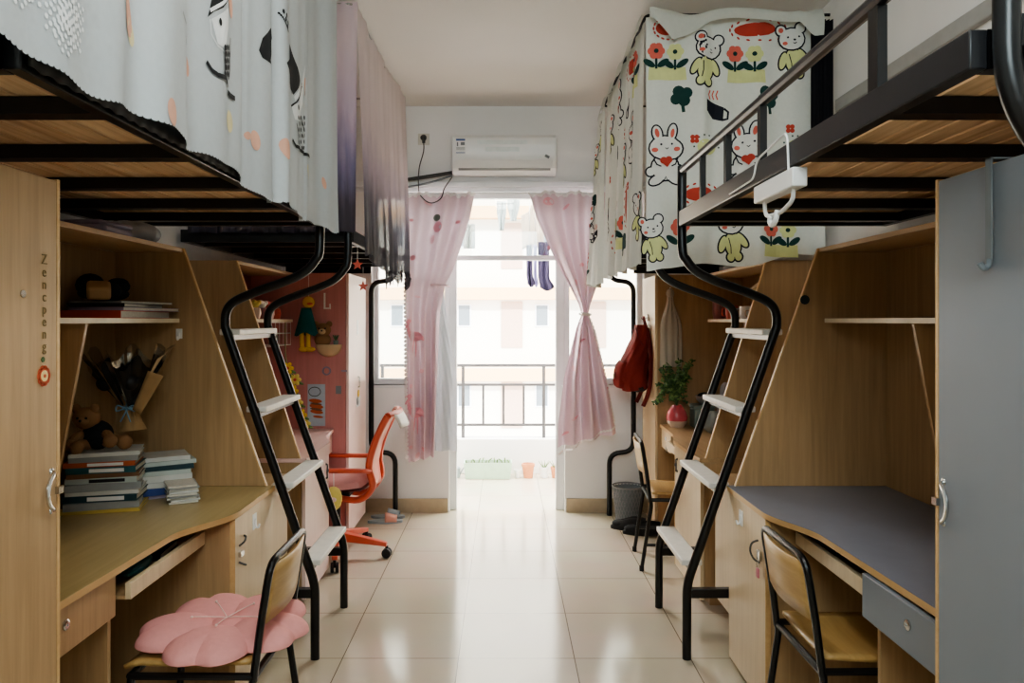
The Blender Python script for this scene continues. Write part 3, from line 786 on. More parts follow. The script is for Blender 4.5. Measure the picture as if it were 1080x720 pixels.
# office chair
oc = thing('office_chair', 'orange red swivel chair with castors at the pink desk', 'chair', (-1.04, 4.64, 0))
cx, cy = -1.04, 4.64
bs = MB(); 
for k, a in enumerate((-.12, 1.14, 2.4, 3.65, 4.9)):
    e = Vector((cx+.32*math.cos(a), cy+.32*math.sin(a), .075))
    p = MB()
    d_ = Vector((math.cos(a), math.sin(a), 0)); n_ = Vector((-d_.y, d_.x, 0))
    q0 = Vector((cx, cy, .125)) + d_*.03
    vs = []
    for t, w, z0, z1 in ((0, .026, .095, .15), (.5, .022, .085, .125), (1, .016, .07, .095)):
        c = q0*(1-t) + (e + Vector((0, 0, 0)))*t
        for sx in (-1, 1):
            for z in (z0, z1): vs.append((c.x + n_.x*w*sx, c.y + n_.y*w*sx, z))
    fs = [(0, 1, 3, 2), (8, 10, 11, 9)]
    for i in (0, 4): fs += [(i, i+4, i+5, i+1), (i+2, i+3, i+7, i+6), (i+1, i+5, i+7, i+3), (i, i+2, i+6, i+4)]
    arm = p.add(vs, fs).build('base_arm', 'orange', oc, bevel=.004)
    w = MB()
    for sg in (-1, 1):
        w.lathe([(0, -.009), (.028, -.009), (.03, 0), (.028, .009), (0, .009)], (e.x + n_.x*.014*sg, e.y + n_.y*.014*sg, .030), 14, 0, Rz(a) @ Rx(PI/2))
    w.box(e.x-.008, e.x+.008, e.y-.008, e.y+.008, .03, .072)
    w.build('castor', 'blackmat', arm)
MB().lathe([(0, .09), (.035, .09), (.035, .16), (.024, .17), (.024, .38), (.0, .38)], (cx, cy, 0), 16).build('column', 'blackmat', oc)
MB().obox((cx, cy, .40), (.2, .2, .04)).build('seat_plate', 'blackmat', oc, bevel=.01)
sp = MB()
def seat(top):
    def fn(u, v):
        a = 2*PI*u; k = max(abs(math.cos(a)), abs(math.sin(a)))**.7
        r = .235/k*v*.98; x, y = r*math.cos(a), r*math.sin(a)
        h = math.sqrt(max(0, 1-v**6))
        return Vector((cx-.02+x*1.0, cy+y, .445 + ((.045*h + .02*max(0, x)/.2) if top else -.012*h)))
    return fn
sp.grid(seat(True), 48, 10).grid(seat(False), 48, 6); sp.build('seat', 'pinkseat', oc)
# back: two side bars + shell slats + top bar, leaning toward the aisle (+x)
bk = lambda y: [(cx+.02, y, .385), (cx+.16, y, .37), (cx+.25, y, .46), (cx+.235, y, .58), (cx+.26, y, .70), (cx+.31, y, .82), (cx+.345, y, .885)]
for sy in (-1, 1):
    MB().tube(smooth([(q[0], cy+sy*(.10+.08*min(1, max(0, (q[2]-.37)/.15))), q[2]) for q in bk(0)], 5), [.020]*31, 10, flat=1.3).build('back_bar', 'orange', oc)
def shell(u, v):
    pts = bk(0)[2:]; t = v*(len(pts)-1); i = min(int(t), len(pts)-2); f_ = t-i
    x = pts[i][0]*(1-f_) + pts[i+1][0]*f_; z = pts[i][2]*(1-f_) + pts[i+1][2]*f_
    return Vector((x - .012 + .03*math.sin(PI*u), cy - .165 + .33*u, z))
MB().grid(shell, 14, 20).build('backrest', 'orange', oc, solid=.01)
MB().tube(smooth([(cx+.345, cy-.18, .885), (cx+.375, cy-.1, .89), (cx+.385, cy, .89), (cx+.375, cy+.1, .89), (cx+.345, cy+.18, .885)], 5), .022, 10).build('top_bar', 'orange', oc)
def flap(u, v): return Vector((cx+.36 + .06*v + .02*math.sin(PI*u), cy-.15+.3*u, .90 - .07*v*v - .02*v))
MB().grid(flap, 10, 6).build('head_flap', 'white_dirty', oc, solid=.012)
for sy in (-1, 1):
    MB().tube(fillet([(cx+.235, cy+sy*.19, .56), (cx+.2, cy+sy*.25, .575), (cx-.10, cy+sy*.25, .575)], .03), .015, 8, flat=1.4).build('armrest', 'orange', oc)
pb = thing('round_plush', 'pale yellow round plush tied to the orange chair armrest', 'plush toy', (cx+.0, cy-.23, .45))
MB().tube([(-1.0, 4.385, .57), (-.99, 4.345, .49)], .002, 5).build('string', 'white', pb)
MB().ell((-.99, 4.335, .425), (.052, .05, .07)).build('body', 'yellow', pb)
MB().ell((-.98, 4.285, .43), (.02, .006, .014)).build('face_patch', 'cushion_w', pb)

# ================================================================== AIR CONDITIONER, SOCKET, PIPES
ac = thing('air_conditioner', 'white wall mounted air conditioner above the doorway', 'air conditioner', (0, YB-.1, 2.54))
x0, x1, za, zb = (476-CX)/138.8*.965, (588-CX)/138.8*.965, 2.545, 2.825
prof = [(YB, za), (YB-.10, za), (YB-.165, za+.035), (YB-.19, za+.09), (YB-.19, zb-.03), (YB-.165, zb), (YB, zb)]
MB().prism(prof, 'x', x0, x1).build('shell', 'ac', ac, bevel=.012)
MB().prism([(YB-.150, za+.020), (YB-.170, za+.031), (YB-.172, za+.037), (YB-.152, za+.026)], 'x', x0+.05, x1-.05).build('vent_slot', 'ac_in', ac)
MB().prism([(YB-.172, za+.034), (YB-.196, za+.088), (YB-.199, za+.088), (YB-.176, za+.032)], 'x', x0+.04, x1-.04).build('flap', 'ac', ac, bevel=.001)
MB().box(x0+.25, x1-.28, YB-.1915, YB-.19, za+.15, za+.185).box(x0+.19, x1-.22, YB-.1912, YB-.19, zb-.075, zb-.045).build('display_panel', 'acgreen', ac)
lb = MB().box(x0+.03, x0+.105, YB-.1915, YB-.19, zb-.145, zb-.03, 0)
lb.box(x0+.034, x0+.101, YB-.1925, YB-.1915, zb-.05, zb-.036, 1)
lb.box(x0+.04, x0+.05, YB-.1925, YB-.1915, zb-.09, zb-.06, 2).box(x0+.068, x0+.098, YB-.1925, YB-.1915, zb-.083, zb-.06, 2)
for z in (.1, .108, .116): lb.box(x0+.036, x0+.099, YB-.1925, YB-.1915, zb-z-.0015, zb-z+.0015, 3)
lb.box(x0+.034, x0+.101, YB-.1925, YB-.1915, zb-.141, zb-.135, 1)
lb.build('energy_label', ['white', 'lbl_blue', 'lbl_grey', 'lbl_grey'], ac)
MB().obox((x1-.075, YB-.1913, za+.115), (.035, .002, .02), Ry(.5), 0).obox((x1-.13, YB-.1913, za+.11), (.04, .002, .008), None, 1).build('logo', ['lbl_grey', 'acgreen'], ac)
so = thing('wall_socket', 'white wall socket left of the air conditioner', 'socket', (-.61, YB-.01, 2.8))
c = at(447, 147, YB)
MB().box(c.x-.043, c.x+.043, YB-.009, YB, c.z-.043, c.z+.043).build('plate', 'white_dirty', so, bevel=.003)
MB().box(c.x-.012, c.x+.012, YB-.011, YB-.009, c.z-.03, c.z-.005).build('slots', 'cable', so)
pg = thing('plug_cable', 'dark plug and cable looping down from the wall socket', 'cable', (c.x, YB-.03, c.z))
MB().lathe([(0, 0), (.022, 0), (.024, .015), (.014, .035), (.0, .04)], (c.x, YB-.0115, c.z+.008), 12, 0, Rx(PI/2)).build('plug', 'cable', pg)
Yc = YB-.08
cab = [Vector((c.x, YB-.045, c.z)), Vector((c.x+.005, YB-.06, c.z-.1)), at(442, 178, Yc), at(441.5, 200, Yc), at(446, 209, Yc-.2), at(455, 214, Yc-.2), at(465, 209, Yc-.2), at(469, 198, Yc), at(477, 186.5, Yc-.03)]
MB().tube(smooth(cab, 6), .0042, 6).build('cord', 'cable', pg)
pp = MB()
pp.tube(smooth([at(477, 182, YB-.06), at(455, 185.5, YB-.05), at(425, 190, YB-.05), at(400, 193, YB-.05)], 4), .014, 8)
tag(pp.build('coolant_pipe', 'cable'), 'dark insulated pipe running left from the air conditioner', 'pipe')
pp = MB().tube(smooth([at(477, 185, YB-.03), at(455, 192, YB-.06), at(430, 197, YB-.06), at(400, 199, YB-.06)], 4), .007, 8)
tag(pp.build('drain_hose', 'lbl_grey'), 'thin grey hose under the dark pipe of the air conditioner', 'hose')

# ================================================================== BED CURTAINS
# ---- left near: grey cloth on the x = -0.757 plane; u = y, v = z
def Pg(u, v):
    k = sst((u-1.9)/1.0)
    w = .8*math.sin(v*2.1+.5)*.12
    f = .010*math.sin((u+w*.25)*7.2+2.4) + .005*math.sin(u*15.5+2.2+.5*math.sin(v*2.5)) + .003*math.sin(u*37+2*math.sin(v*2))
    f += -.034*math.exp(-((u-2.40+.03*(v-2.2))/.025)**2) - .030*math.exp(-((u-2.82-.05*(v-2.3))/.03)**2) - .028*math.exp(-((u-1.80)/.05)**2) - .022*math.exp(-((u-1.52)/.05)**2) - .02*math.exp(-((u-2.17)/.02)**2)
    d = (.9+1.0*k)*f*(.75 + .35*(2.6-v))
    return Vector((-.738 + (1.25*d if d > 0 else -(.028+.05*sst((v-1.93)/.25))*math.tanh(-d*1.3/(.028+.05*sst((v-1.93)/.25)))), u, v))
gc = Cloth(Pg, 1)
def g_lo(u): return 1.876 - .035*sst((u-1.95)/.4) + .004*math.sin(u*31) + .006*math.sin(u*13)
gc.sheet(.75, 3.245, g_lo, 3.02, 260, 14, 0)
# scalloped hem
for i in range(165):
    u = .78 + i*.0149
    gc.disc(u, g_lo(u), .0078, .0045, 0, 0, n=8)
def gp(px, py):
    Y = .752*F/(CX-px); return (Y, H-(py-CY)*Y/F)
def gpoly(pts, mi, l=1): gc.poly([gp(*p) for p in pts], mi, l)
def gline(pts, w, mi, l=1): gc.strip([gp(*p) for p in pts], w, mi, l)
def gdisc(px, py, rx, ry, mi, l=1, rot=0): u, v = gp(px, py); gc.disc(u, v, rx, ry, mi, l, rot)
INK, GRY, WHT, ORG, YEL = 1, 2, 3, 4, 5
for (px, py) in ((62, 38), (66, 15), (14, -15)):       # dotted clouds
    u, v = gp(px, py)
    for (a, b, r) in ((0, 0, .03), (.035, .012, .026), (-.03, .015, .026), (.005, .035, .024)):
        for i in range(-3, 4):
            for j in range(-3, 4):
                if (i*i+j*j)*.009**2 < r*r and (i+j) % 2 == 0: gc.disc(u+a+i*.009, v+b+j*.009, .0045, .0045, WHT, 1, n=8)
for px, py, rx, ry, m_ in ((135, 12, .018, .05, ORG), (139, 33, .013, .03, YEL), (166, 118, .022, .03, ORG), (201, 70, .016, .024, ORG), (239, 128, .028, .03, YEL),
                           (268, 148, .026, .03, ORG), (263, 143, .02, .012, ORG), (290, 157, .022, .035, ORG), (318, 92, .02, .035, ORG), (325, 181, .014, .03, YEL), (341, 193, .012, .025, ORG), (240, 3, .02, .04, ORG)):
    gdisc(px, py, rx, ry, m_, 1, .3)
gline([(183, 12), (190, 25), (196, 43), (199, 63)], .006, GRY)
# first figure: striped top hat, hare, patterned jacket, stick and boot
gpoly([(216, 18), (221, 12), (229, 8), (236, 0), (235, -10), (220, -6)], INK)
gpoly([(217, 9), (228, 1), (235, -6), (236, -2), (229, 5), (218, 13)], WHT, 2)
gline([(218, 20), (219, 36), (224, 48), (231, 55)], .005, WHT); gline([(236, 10), (234, 30), (233, 52)], .005, WHT)
gpoly([(219, 20), (236, 8), (236, 30), (231, 52), (224, 46)], WHT)
gdisc(226, 23, .008, .01, INK, 2)
for k in range(5):
    for q in range(3): gdisc(231+q*2.6+(k % 2), 50+k*7, .008, .008, INK, 2)
gline([(230, 48), (231, 78), (236, 92)], .006, INK, 2); gline([(239, 40), (238, 76), (237, 84)], .006, INK, 2)
gline([(215, 65), (219, 74), (224, 79), (232, 82), (234, 88)], .012, INK, 2); gline([(235, 97), (240, 101), (245, 104)], .014, INK, 2)
# second figure: black cape, tall hat with white band, hare
gpoly([(284, 24), (278, 29), (272, 40), (270, 53), (272, 61), (285, 74)], INK)
gpoly([(296, 48), (299, 46), (301, 52), (305, 66), (311, 85), (309, 90), (303, 100), (300, 94), (290, 66), (294, 62)], INK)
gpoly([(303, 102), (309, 92), (312, 87), (313, 90), (310, 97), (304, 107)], WHT, 2)
gpoly([(300, 111), (305, 107), (310, 100), (314, 87), (315, 90), (312, 100), (306, 108), (301, 113)], INK)
for k in range(5): gdisc(288.5+(k % 2)*1.4+k*.7, 12+k*4, .006, .008, INK)
gpoly([(301, 112), (308, 108), (313, 98), (317, 68), (315, 110), (310, 128), (304, 126)], WHT)
gdisc(307, 113, .008, .01, INK, 2)
for k in range(6):
    for q in range(4): gdisc(307+q*3.1+(k % 2)*1.4, 124+k*6.4, .008, .008, INK, 2)
gline([(313, 122), (317, 140), (320, 158)], .005, INK, 2); gline([(305, 130), (307, 150), (312, 160)], .005, INK, 2)
gline([(301, 147), (304, 154), (311, 157), (316, 161), (322, 162), (328, 165)], .012, INK, 2)
for k in range(10): gdisc(287+k*.55, 14+k*2.1, .0035, .004, INK)
gco = gc.mb.build('bed_curtain', ['grey_cloth', 'ink', 'ink_gr', 'p_white', 'p_orange', 'p_yellow'], recalc=False)
tag(gco, 'pale grey bed curtain printed with hats and hares on the left bed', 'curtain')
tag(MB().tube([(-.82, .7, 3.03), (-.745, 3.26, 3.03)], .009, 8).build('curtain_rod', 'steel'), 'thin steel rod holding the grey printed bed curtain', 'rod')
# black lining strip between cloth and rail
lnn = MB()
lnn.grid(lambda a, b: Vector((-.7685, 1.21 + 1.98*a, 1.866 + .046*b + (0 if b > .5 else .0025*math.sin(a*260)))), 300, 2)
tag(lnn.build('curtain_lining', 'blackmat', solid=.002), 'black scalloped lining hanging between grey curtain and bed rail', 'curtain')

# ---- left far: ombre net canopy
cn = thing('bed_canopy', 'lilac to charcoal net canopy around the far left bed', 'canopy', (-1.2, 4.6, 1.75))
def side(u, v):
    y = 3.80 + 1.63*u; z = 1.765 + (3.07-1.765)*v + (.025*math.sin(u*26) + .03*math.sin(u*9+1))*(1-v)**2*.6
    w = (1-.75*v)
    x = -.735 + .035*sst((u-.5)/.5) + w*(.014*math.sin(u*38+v*1.5) + .008*math.sin(u*83+1) + .016*math.sin(u*17)) - .02*sst(v)
    return Vector((x + .02*(1-v), y, z))
MB().grid(side, 220, 20).build('side_net', 'tulle', cn, recalc=False)
def endn(u, v):
    x = -.745 - .87*u; z = 1.90 + (3.07-1.90)*v
    return Vector((x, 3.795 + (1-.7*v)*(.02*math.sin(u*40) + .015*math.sin(u*70)) - .05*(1-v)*sst(1-u*3), z))
MB().grid(endn, 90, 12).build('end_net', 'tulle_d', cn, recalc=False)
def hem(u, v):
    p = side(.42 + .58*u, 0); return p + Vector((.0, .012*math.sin(v*40), 0)) + Vector((.01*math.sin(u*90), 0, -.09*v*(.55+.45*math.sin(u*44)) ))
MB().grid(hem, 120, 5).build('frill', 'tulle', cn, recalc=False)
MB().tube(fillet([(-1.65, 3.80, 3.06), (-.765, 3.80, 3.06), (-.765, 5.42, 3.06), (-1.65, 5.42, 3.06)], .04), .008, 8).build('frame_rod', 'steel', cn)
for (px, py, Y, k) in ((377, 277, 4.05, 'upper'), (383, 300, 4.3, 'lower')):
    q = at(px, py, Y)
    cg = thing('hanging_charm', 'tiny pink star charm, %s of two below the net canopy' % k, 'charm', q)
    sg = MB()
    sg.prism([(q.x + (.03 if i % 2 == 0 else .013)*math.sin(i*PI/5), q.z-.01 + (.03 if i % 2 == 0 else .013)*math.cos(i*PI/5)) for i in range(10)], 'y', q.y-.006, q.y+.006)
    sg.build('star', 'k_pink', cg); MB().tube([(q.x, q.y, q.z+.02), (q.x, q.y, q.z+.10)], .0015, 5).build('string', 'white', cg)

# ---- right far: cartoon print curtains
K = dict(cloth=0, navy=1, white=2, red=3, pink=4, lime=5, green=6)
KM = ['cream_cloth', 'k_navy', 'k_white', 'k_red', 'k_pink', 'k_lime', 'k_green']
def flower(c, u, v, s, head, ax=1):
    c.strip([(u, v), (u, v-.09*s)], .012*s, K['green'], 2)
    c.disc(u-.035*s, v-.06*s, .034*s, .016*s, K['green'], 2, -.6); c.disc(u+.035*s, v-.06*s, .034*s, .016*s, K['green'], 2, .6)
    for k in range(6): c.disc(u+.024*s*math.cos(k*PI/3), v+.024*s*math.sin(k*PI/3), .02*s, .02*s, head, 3, n=10)
    c.disc(u, v, .012*s, .012*s, K['green'], 4, n=8)
def flowers(c, u, v, s):
    c.poly([(u-.04*s, v-.145*s), (u+.15*s, v-.15*s), (u+.145*s, v-.085*s), (u-.035*s, v-.08*s)], K['lime'], 1)
    flower(c, u, v, s, K['pink']); flower(c, u+.095*s, v-.005*s, s, K['lime'])
def outline(c, q, shapes, lay, fill, o, s, tilt=0):
    for a, b, r1, r2, ro in shapes: c.disc(*q(a, b), (r1+o)*s, (r2+o)*s, K['navy'], lay, ro+tilt)
    for a, b, r1, r2, ro in shapes: c.disc(*q(a, b), r1*s, r2*s, fill, lay+1, ro+tilt)
def bunny(c, u, v, s):
    o = .007
    def q(a, b): return (u+a*s, v+b*s)
    body = [(0, -.05, .058, .055, 0), (-.062, -.068, .018, .018, 0), (-.038, -.105, .032, .018, .5), (.042, -.100, .036, .018, -.5), (.05, -.07, .03, .03, 0)]
    outline(c, q, body, 1, K['white'], o, s)
    ears = [(-.034, .098, .019, .034, .22), (.032, .104, .018, .036, -.18)]
    head = [(0, .036, .066, .05, .05), (.028, .03, .046, .042, 0)]
    outline(c, q, ears+head, 3, K['white'], o, s)
    for a, ro in ((-.035, .22), (.033, -.18)): c.disc(*q(a, .10), .009*s, .020*s, K['pink'], 5, ro)
    c.disc(*q(-.018, .05), .005*s, .005*s, K['navy'], 5, n=8); c.disc(*q(.03, .053), .005*s, .005*s, K['navy'], 5, n=8)
    c.strip([q(.0, .036), q(.007, .03), q(.014, .037)], .004*s, K['navy'], 5)
    c.disc(*q(-.044, .026), .014*s, .010*s, K['pink'], 5, n=10); c.disc(*q(.052, .03), .014*s, .010*s, K['pink'], 5, n=10)
    c.strip([q(-.05, -.012), q(-.036, -.038), q(-.018, -.046)], .006*s, K['navy'], 5); c.strip([q(.056, -.01), q(.046, -.036), q(.028, -.044)], .006*s, K['navy'], 5)
    c.disc(*q(-.008, -.020), .016*s, .015*s, K['red'], 6, .5); c.disc(*q(.016, -.016), .016*s, .015*s, K['red'], 6, -.5)
    c.poly([q(-.024, -.024), q(.032, -.018), q(.008, -.05)], K['red'], 6)
    c.strip([q(-.01, -.115), q(.002, -.09), q(.01, -.112)], .005*s, K['navy'], 5)
def bear(c, u, v, s, tilt=0):
    o = .007
    ct, sn = math.cos(tilt), math.sin(tilt)
    def q(a, b): return (u+(a*ct-b*sn)*s, v+(a*sn+b*ct)*s)
    body = [(0, -.05, .034, .055, 0), (-.045, -.045, .014, .036, -.35), (.042, -.035, .014, .036, .5), (-.016, -.105, .016, .018, 0), (.018, -.105, .016, .018, 0)]
    outline(c, q, body, 1, K['lime'], o, s, tilt)
    head = [(-.042, .082, .02, .02, 0), (.040, .086, .02, .02, 0), (0, .042, .052, .044, 0)]
    outline(c, q, head, 3, K['white'], o, s, tilt)
    c.disc(*q(-.042, .082), .011*s, .011*s, K['pink'], 5, n=10)
    for a in (-.016, .030): c.disc(*q(a, .05), .0045*s, .0045*s, K['navy'], 5, n=8)
    c.disc(*q(.010, .038), .006*s, .0045*s, K['navy'], 5, n=8); c.strip([q(.003, .026), q(.010, .022), q(.017, .027)], .004*s, K['navy'], 5)
    c.disc(*q(-.030, .026), .011*s, .008*s, K['pink'], 5, n=8)
    c.strip([q(-.018, -.02), q(-.012, -.06), q(-.014, -.09)], .004*s, K['navy'], 3)
def clover(c, u, v, s):
    for k in range(4): c.disc(u+.026*s*math.cos(k*PI/2+.5), v+.026*s*math.sin(k*PI/2+.5), .026*s, .026*s, K['green'], 1, n=12)
    c.strip([(u, v), (u+.01*s, v-.075*s)], .014*s, K['green'], 1)
def mug(c, u, v, s):
    c.poly([(u-.05*s, v+.04*s), (u+.03*s, v+.005*s), (u+.025*s, v-.055*s), (u-.02*s, v-.045*s), (u-.05*s, v-.01*s)], K['navy'], 1)
    c.strip([(u+.03*s, v), (u+.048*s, v-.015*s), (u+.045*s, v-.045*s), (u+.022*s, v-.05*s)], .01*s, K['navy'], 1)
    for k in (-1, 0, 1): c.strip([(u-.015*s+k*.018*s, v+.04*s), (u-.022*s+k*.018*s, v+.06*s), (u-.014*s+k*.018*s, v+.08*s)], .006*s, K['pink'], 1)
def blob(c, u, v, w, h):
    c.disc(u, v, w, h, K['red'], 1); c.disc(u+w*.5, v+h*.2, w*.6, h*.85, K['red'], 2)
    for k in range(16):
        a = 2*PI*k/16; c.disc(u+w*.25+(w*1.45)*math.cos(a), v+(h+.02)*math.sin(a), .010, .005, K['red'], 1, a+PI/2, n=8)
def spark(c, u, v, s):
    for k in range(4): c.disc(u+.014*s*math.cos(k*PI/2+.78), v+.014*s*math.sin(k*PI/2+.78), .012*s, .012*s, K['red'], 1, n=8)
def patch(c, u, v, w, h):
    c.disc(u, v, w, h, K['lime'], 1)
    for k in range(8):
        a = PI*k/7; c.disc(u+(w+.015)*math.cos(a), v+(h+.02)*math.sin(a), .005, .005, K['green'], 1, n=6)
# end panel facing the camera
YE = 3.775
def Pf(u, v):
    k = (3.0-v)/1.2
    return Vector((u, YE - .02*k + (.5+.5*k)*(.014*math.sin(u*18+.6) + .010*math.sin(u*37+1.3)) - .03*math.exp(-((u-1.0)/.035)**2)*(.4+.6*(v-1.7)), v))
fcu = Cloth(Pf, 1)
def f_lo(u): return 1.728 + .055*sst((u-1.05)/.55) + .012*math.sin(u*14) - .02*sst((.80-u)/.1)
fcu.sheet(.715, 1.60, f_lo, 2.985, 110, 30, 0)
def fp(px, py): return ((px-CX)*YE/F, H-(py-CY)*YE/F)
def f_in(fn, px, py, *a): u, v = fp(px, py); fn(fcu, u, v, *a)
f_in(blob, 702, 30, .05, .035); f_in(blob, 795, 32, .10, .035); f_in(blob, 735, 206, .07, .035)
f_in(flowers, 692, 54, 1.0); f_in(flowers, 775, 57, 1.0); f_in(flowers, 811, 242, .95)
u, v = fp(716, 240); flower(fcu, u, v, 1.05, K['pink'])
f_in(bear, 745, 62, 1.15, -.15); f_in(bear, 836, 52, 1.2, .1); f_in(bear, 771, 246, 1.15, .1); f_in(bear, 688, 250, 1.0, .15)
f_in(clover, 718, 102, 1.1); f_in(clover, 809, 103, 1.15); f_in(mug, 756, 115, 1.15)
f_in(bunny, 701, 165, 1.15); f_in(bunny, 787, 163, 1.15)
f_in(spark, 731, 148, 1); f_in(spark, 833, 136, 1); f_in(patch, 744, 156, .05, .04); f_in(patch, 838, 156, .045, .04)
o = fcu.mb.build('bed_curtain', KM, recalc=False)
tag(o, 'cream cartoon print bed curtain panel facing the room behind the guard rail', 'curtain', )
# folded over flap on top
def flp(u, v):
    x = .72 + .86*u; t = v
    drop = .05 + .105*max(0, 1-abs(u-.13)/(.11 if u < .13 else .22)) + .09*sst((u-.86)/.1)
    z = 2.995 + .012*math.sin(u*13+1) - drop*t
    return Vector((x, YE-.035 - .035*math.sin(t*PI*.7) - .01*math.sin(u*20), z + .025*math.sin(t*PI)))
tag(MB().grid(flp, 60, 10).build('curtain_flap', 'cream_flap', recalc=False), 'plain pale cloth flap folded over the top of the cartoon curtain', 'curtain flap')
# dark pleated cloth between panel and wall
tag(MB().grid(lambda a, b: Vector((1.525 + .11*a, YE-.05 + .012*math.sin(a*38), 1.95 + 1.0*b)), 40, 6).build('dark_curtain', 'dkcloth', recalc=False), 'dark pleated cloth strip between cartoon curtain and right wall', 'curtain')
# aisle side panel
def Ps(u, v):      # u = -(y) so that left-to-right in view matches; stored as y here
    k = (3.0-v)/1.25
    return Vector((.705 + (.4+.6*k)*(.018*math.sin(u*22) + .014*math.sin(u*39+.7)) - .02*k, u, v))
def side_motifs(c, pts, sc=1.0):
    for kind, y, z in pts:
        {'bunny': bunny, 'bear': bear, 'clover': clover, 'mug': mug, 'flowers': flowers, 'spark': spark}[kind](c, y, z, sc)
sc_ = Cloth(Ps, -1)
sc_.sheet(3.79, 5.06, lambda u: 1.735 + .01*math.sin(u*20), lambda u: 2.96 + .015*math.sin(u*9), 120, 26, 0)
side_motifs(sc_, [('bear', 3.86, 2.0), ('flowers', 3.95, 2.83), ('bunny', 4.05, 2.45), ('mug', 4.2, 2.65), ('clover', 4.0, 2.25), ('bear', 4.3, 2.35), ('spark', 4.15, 2.2),
                  ('bunny', 4.5, 2.75), ('mug', 4.55, 2.2), ('flowers', 4.4, 2.03), ('clover', 4.62, 2.48), ('bear', 4.8, 2.65), ('bunny', 4.85, 2.1), ('spark', 4.78, 2.35), ('clover', 4.25, 1.9)], 1.05)
blob(sc_, 4.62, 1.95, .07, .08); blob(sc_, 4.12, 2.85, .08, .04); blob(sc_, 4.35, 2.55, .03, .05); blob(sc_, 4.2, 2.1, .03, .1)
tag(sc_.mb.build('bed_curtain', KM, recalc=False), 'cream cartoon print bed curtain along the aisle side of the right bed', 'curtain')
def Pb(u, v):
    k = (3.0-v)/1.25
    a = (u-5.10)/.32
    return Vector((.69 - .09*k*math.sin(PI*min(1, max(0, a))) + (.5+.5*k)*(.022*math.sin(u*34) + .012*math.sin(u*61)), u, v))
bc_ = Cloth(Pb, -1)
bc_.sheet(5.10, 5.42, lambda u: 1.70 + .01*math.sin(u*30), 2.92, 70, 24, 0)
side_motifs(bc_, [('bunny', 5.34, 2.15), ('clover', 5.3, 2.3), ('bear', 5.33, 2.6), ('mug', 5.25, 2.05), ('spark', 5.35, 1.95), ('flowers', 5.35, 1.85), ('bear', 5.22, 2.75)], .95)
blob(bc_, 5.34, 1.9, .025, .06)
tag(bc_.mb.build('bed_curtain', KM, recalc=False), 'cream cartoon print curtain end bunched by the pink window curtain', 'curtain')
tag(MB().grid(lambda a, b: Vector((.688 - .02*b, 3.74 + 1.66*a, 2.985 + .012*math.sin(a*30) - .085*b)), 70, 3).build('curtain_flap', 'cream_flap', recalc=False), 'pale cloth valance along the aisle top of the cartoon curtains', 'curtain flap')
tag(MB().tube(fillet([(1.65, 3.80, 3.005), (.72, 3.80, 3.005), (.72, 5.42, 3.005), (1.65, 5.42, 3.005)], .04), .008, 8).build('curtain_rod', 'blackmat'), 'thin dark rod frame holding the cartoon print bed curtains', 'rod')

# ================================================================== PINK WINDOW CURTAINS
YCU = 5.55; SC = F/YCU
def wx(px): return (px-CX)/SC
def wz(py): return H-(py-CY)/SC
def interp(tab, v):
    for (a, x), (b, y) in zip(tab, tab[1:]):
        if a <= v <= b: return x + (y-x)*(v-a)/(b-a)
    return tab[-1][1] if v > tab[-1][0] else tab[0][1]
class Drape(Cloth):
    pass
def drape(name, label, ltab, rtab, bl, br_, top, tie, folds, sgn, motifs, lining):
    sgnf = 1 if name == 'l' else 0
    g = thing('window_curtain', label, 'curtain', (wx((ltab[0][1]+rtab[0][1])/2), YCU, wz(bl)))
    def P(u, v):           # u 0..1 across, v = 0 top .. 1 bottom (in units where 1 = whole drop)
        yb = bl*(1-u)+br_*u
        py = top + (yb-top)*v + (1.2*math.sin(u*60) if v < .01 else 0)
        xl, xr = interp(ltab, py), interp(rtab, py)
        d = math.exp(-((py-tie)/28)**2)
        x = xl + (xr-xl)*u
        amp = (.045 if sgnf == 0 else .016 + .034*sst((u-.45)/.3))*(1-.5*d)
        f = amp*math.sin(folds*2*PI*u + .8*math.sin(v*5)) + .02*math.sin(folds*5.2*u+1)
        return Vector((wx(x), YCU - .03 + f, wz(py)))
    c = Cloth(P, sgn)
    c.mb.grid(lambda a, b: P(a, b), 70, 60, 0)
    return g, c, P
# left curtain
ltab = [(200, 430), (300, 428), (480, 430), (490, 432)]
rtab = [(200, 502), (230, 496), (262, 486), (285, 478), (300, 470), (330, 464), (480, 459), (490, 459)]
g, c, P = drape('l', 'pink flamingo window curtain with grey lining left of the doorway', ltab, rtab, 487, 480, 206, 300, 3.0, -1, None, True)
def uv(P, px, py, top, b0, lt, rt):
    v = (py-top)/(b0-top); u = (px-interp(lt, py))/(interp(rt, py)-interp(lt, py)); return u, v
def flamingo(px, py, s, mi):
    def q(a, b): return P(*uv(P, px+a*s, py+b*s, 206, 485, ltab, rtab)) + Vector((0, -.004, 0))
    def blobm(a, b, r1, r2, rot=0):
        vs = [q(a, b)]
        for j in range(14):
            t = 2*PI*j/14; x_, y_ = r1*math.cos(t), r2*math.sin(t)
            vs.append(q(a + x_*math.cos(rot)-y_*math.sin(rot), b + x_*math.sin(rot)+y_*math.cos(rot)))
        c.mb.add(vs, [(0, 1+j, 1+(j+1) % 14) for j in range(14)], mi)
    blobm(2, 2, 7, 4.2, .35); blobm(8, 4, 4, 2, .7); blobm(-4, -3, 1.6, 5, -.2); blobm(-5, -9, 1.4, 3.5, .6); blobm(-3.5, -12.5, 2.6, 1.6, .3); blobm(-6, -12, 1.6, 1.1, 1.2)
    blobm(3, 12, .5, 9); blobm(1, 10, .5, 7, .1)
for px, py, s in ((436, 352, 1.15), (437, 432, 1.25)): flamingo(px, py, s, 1)
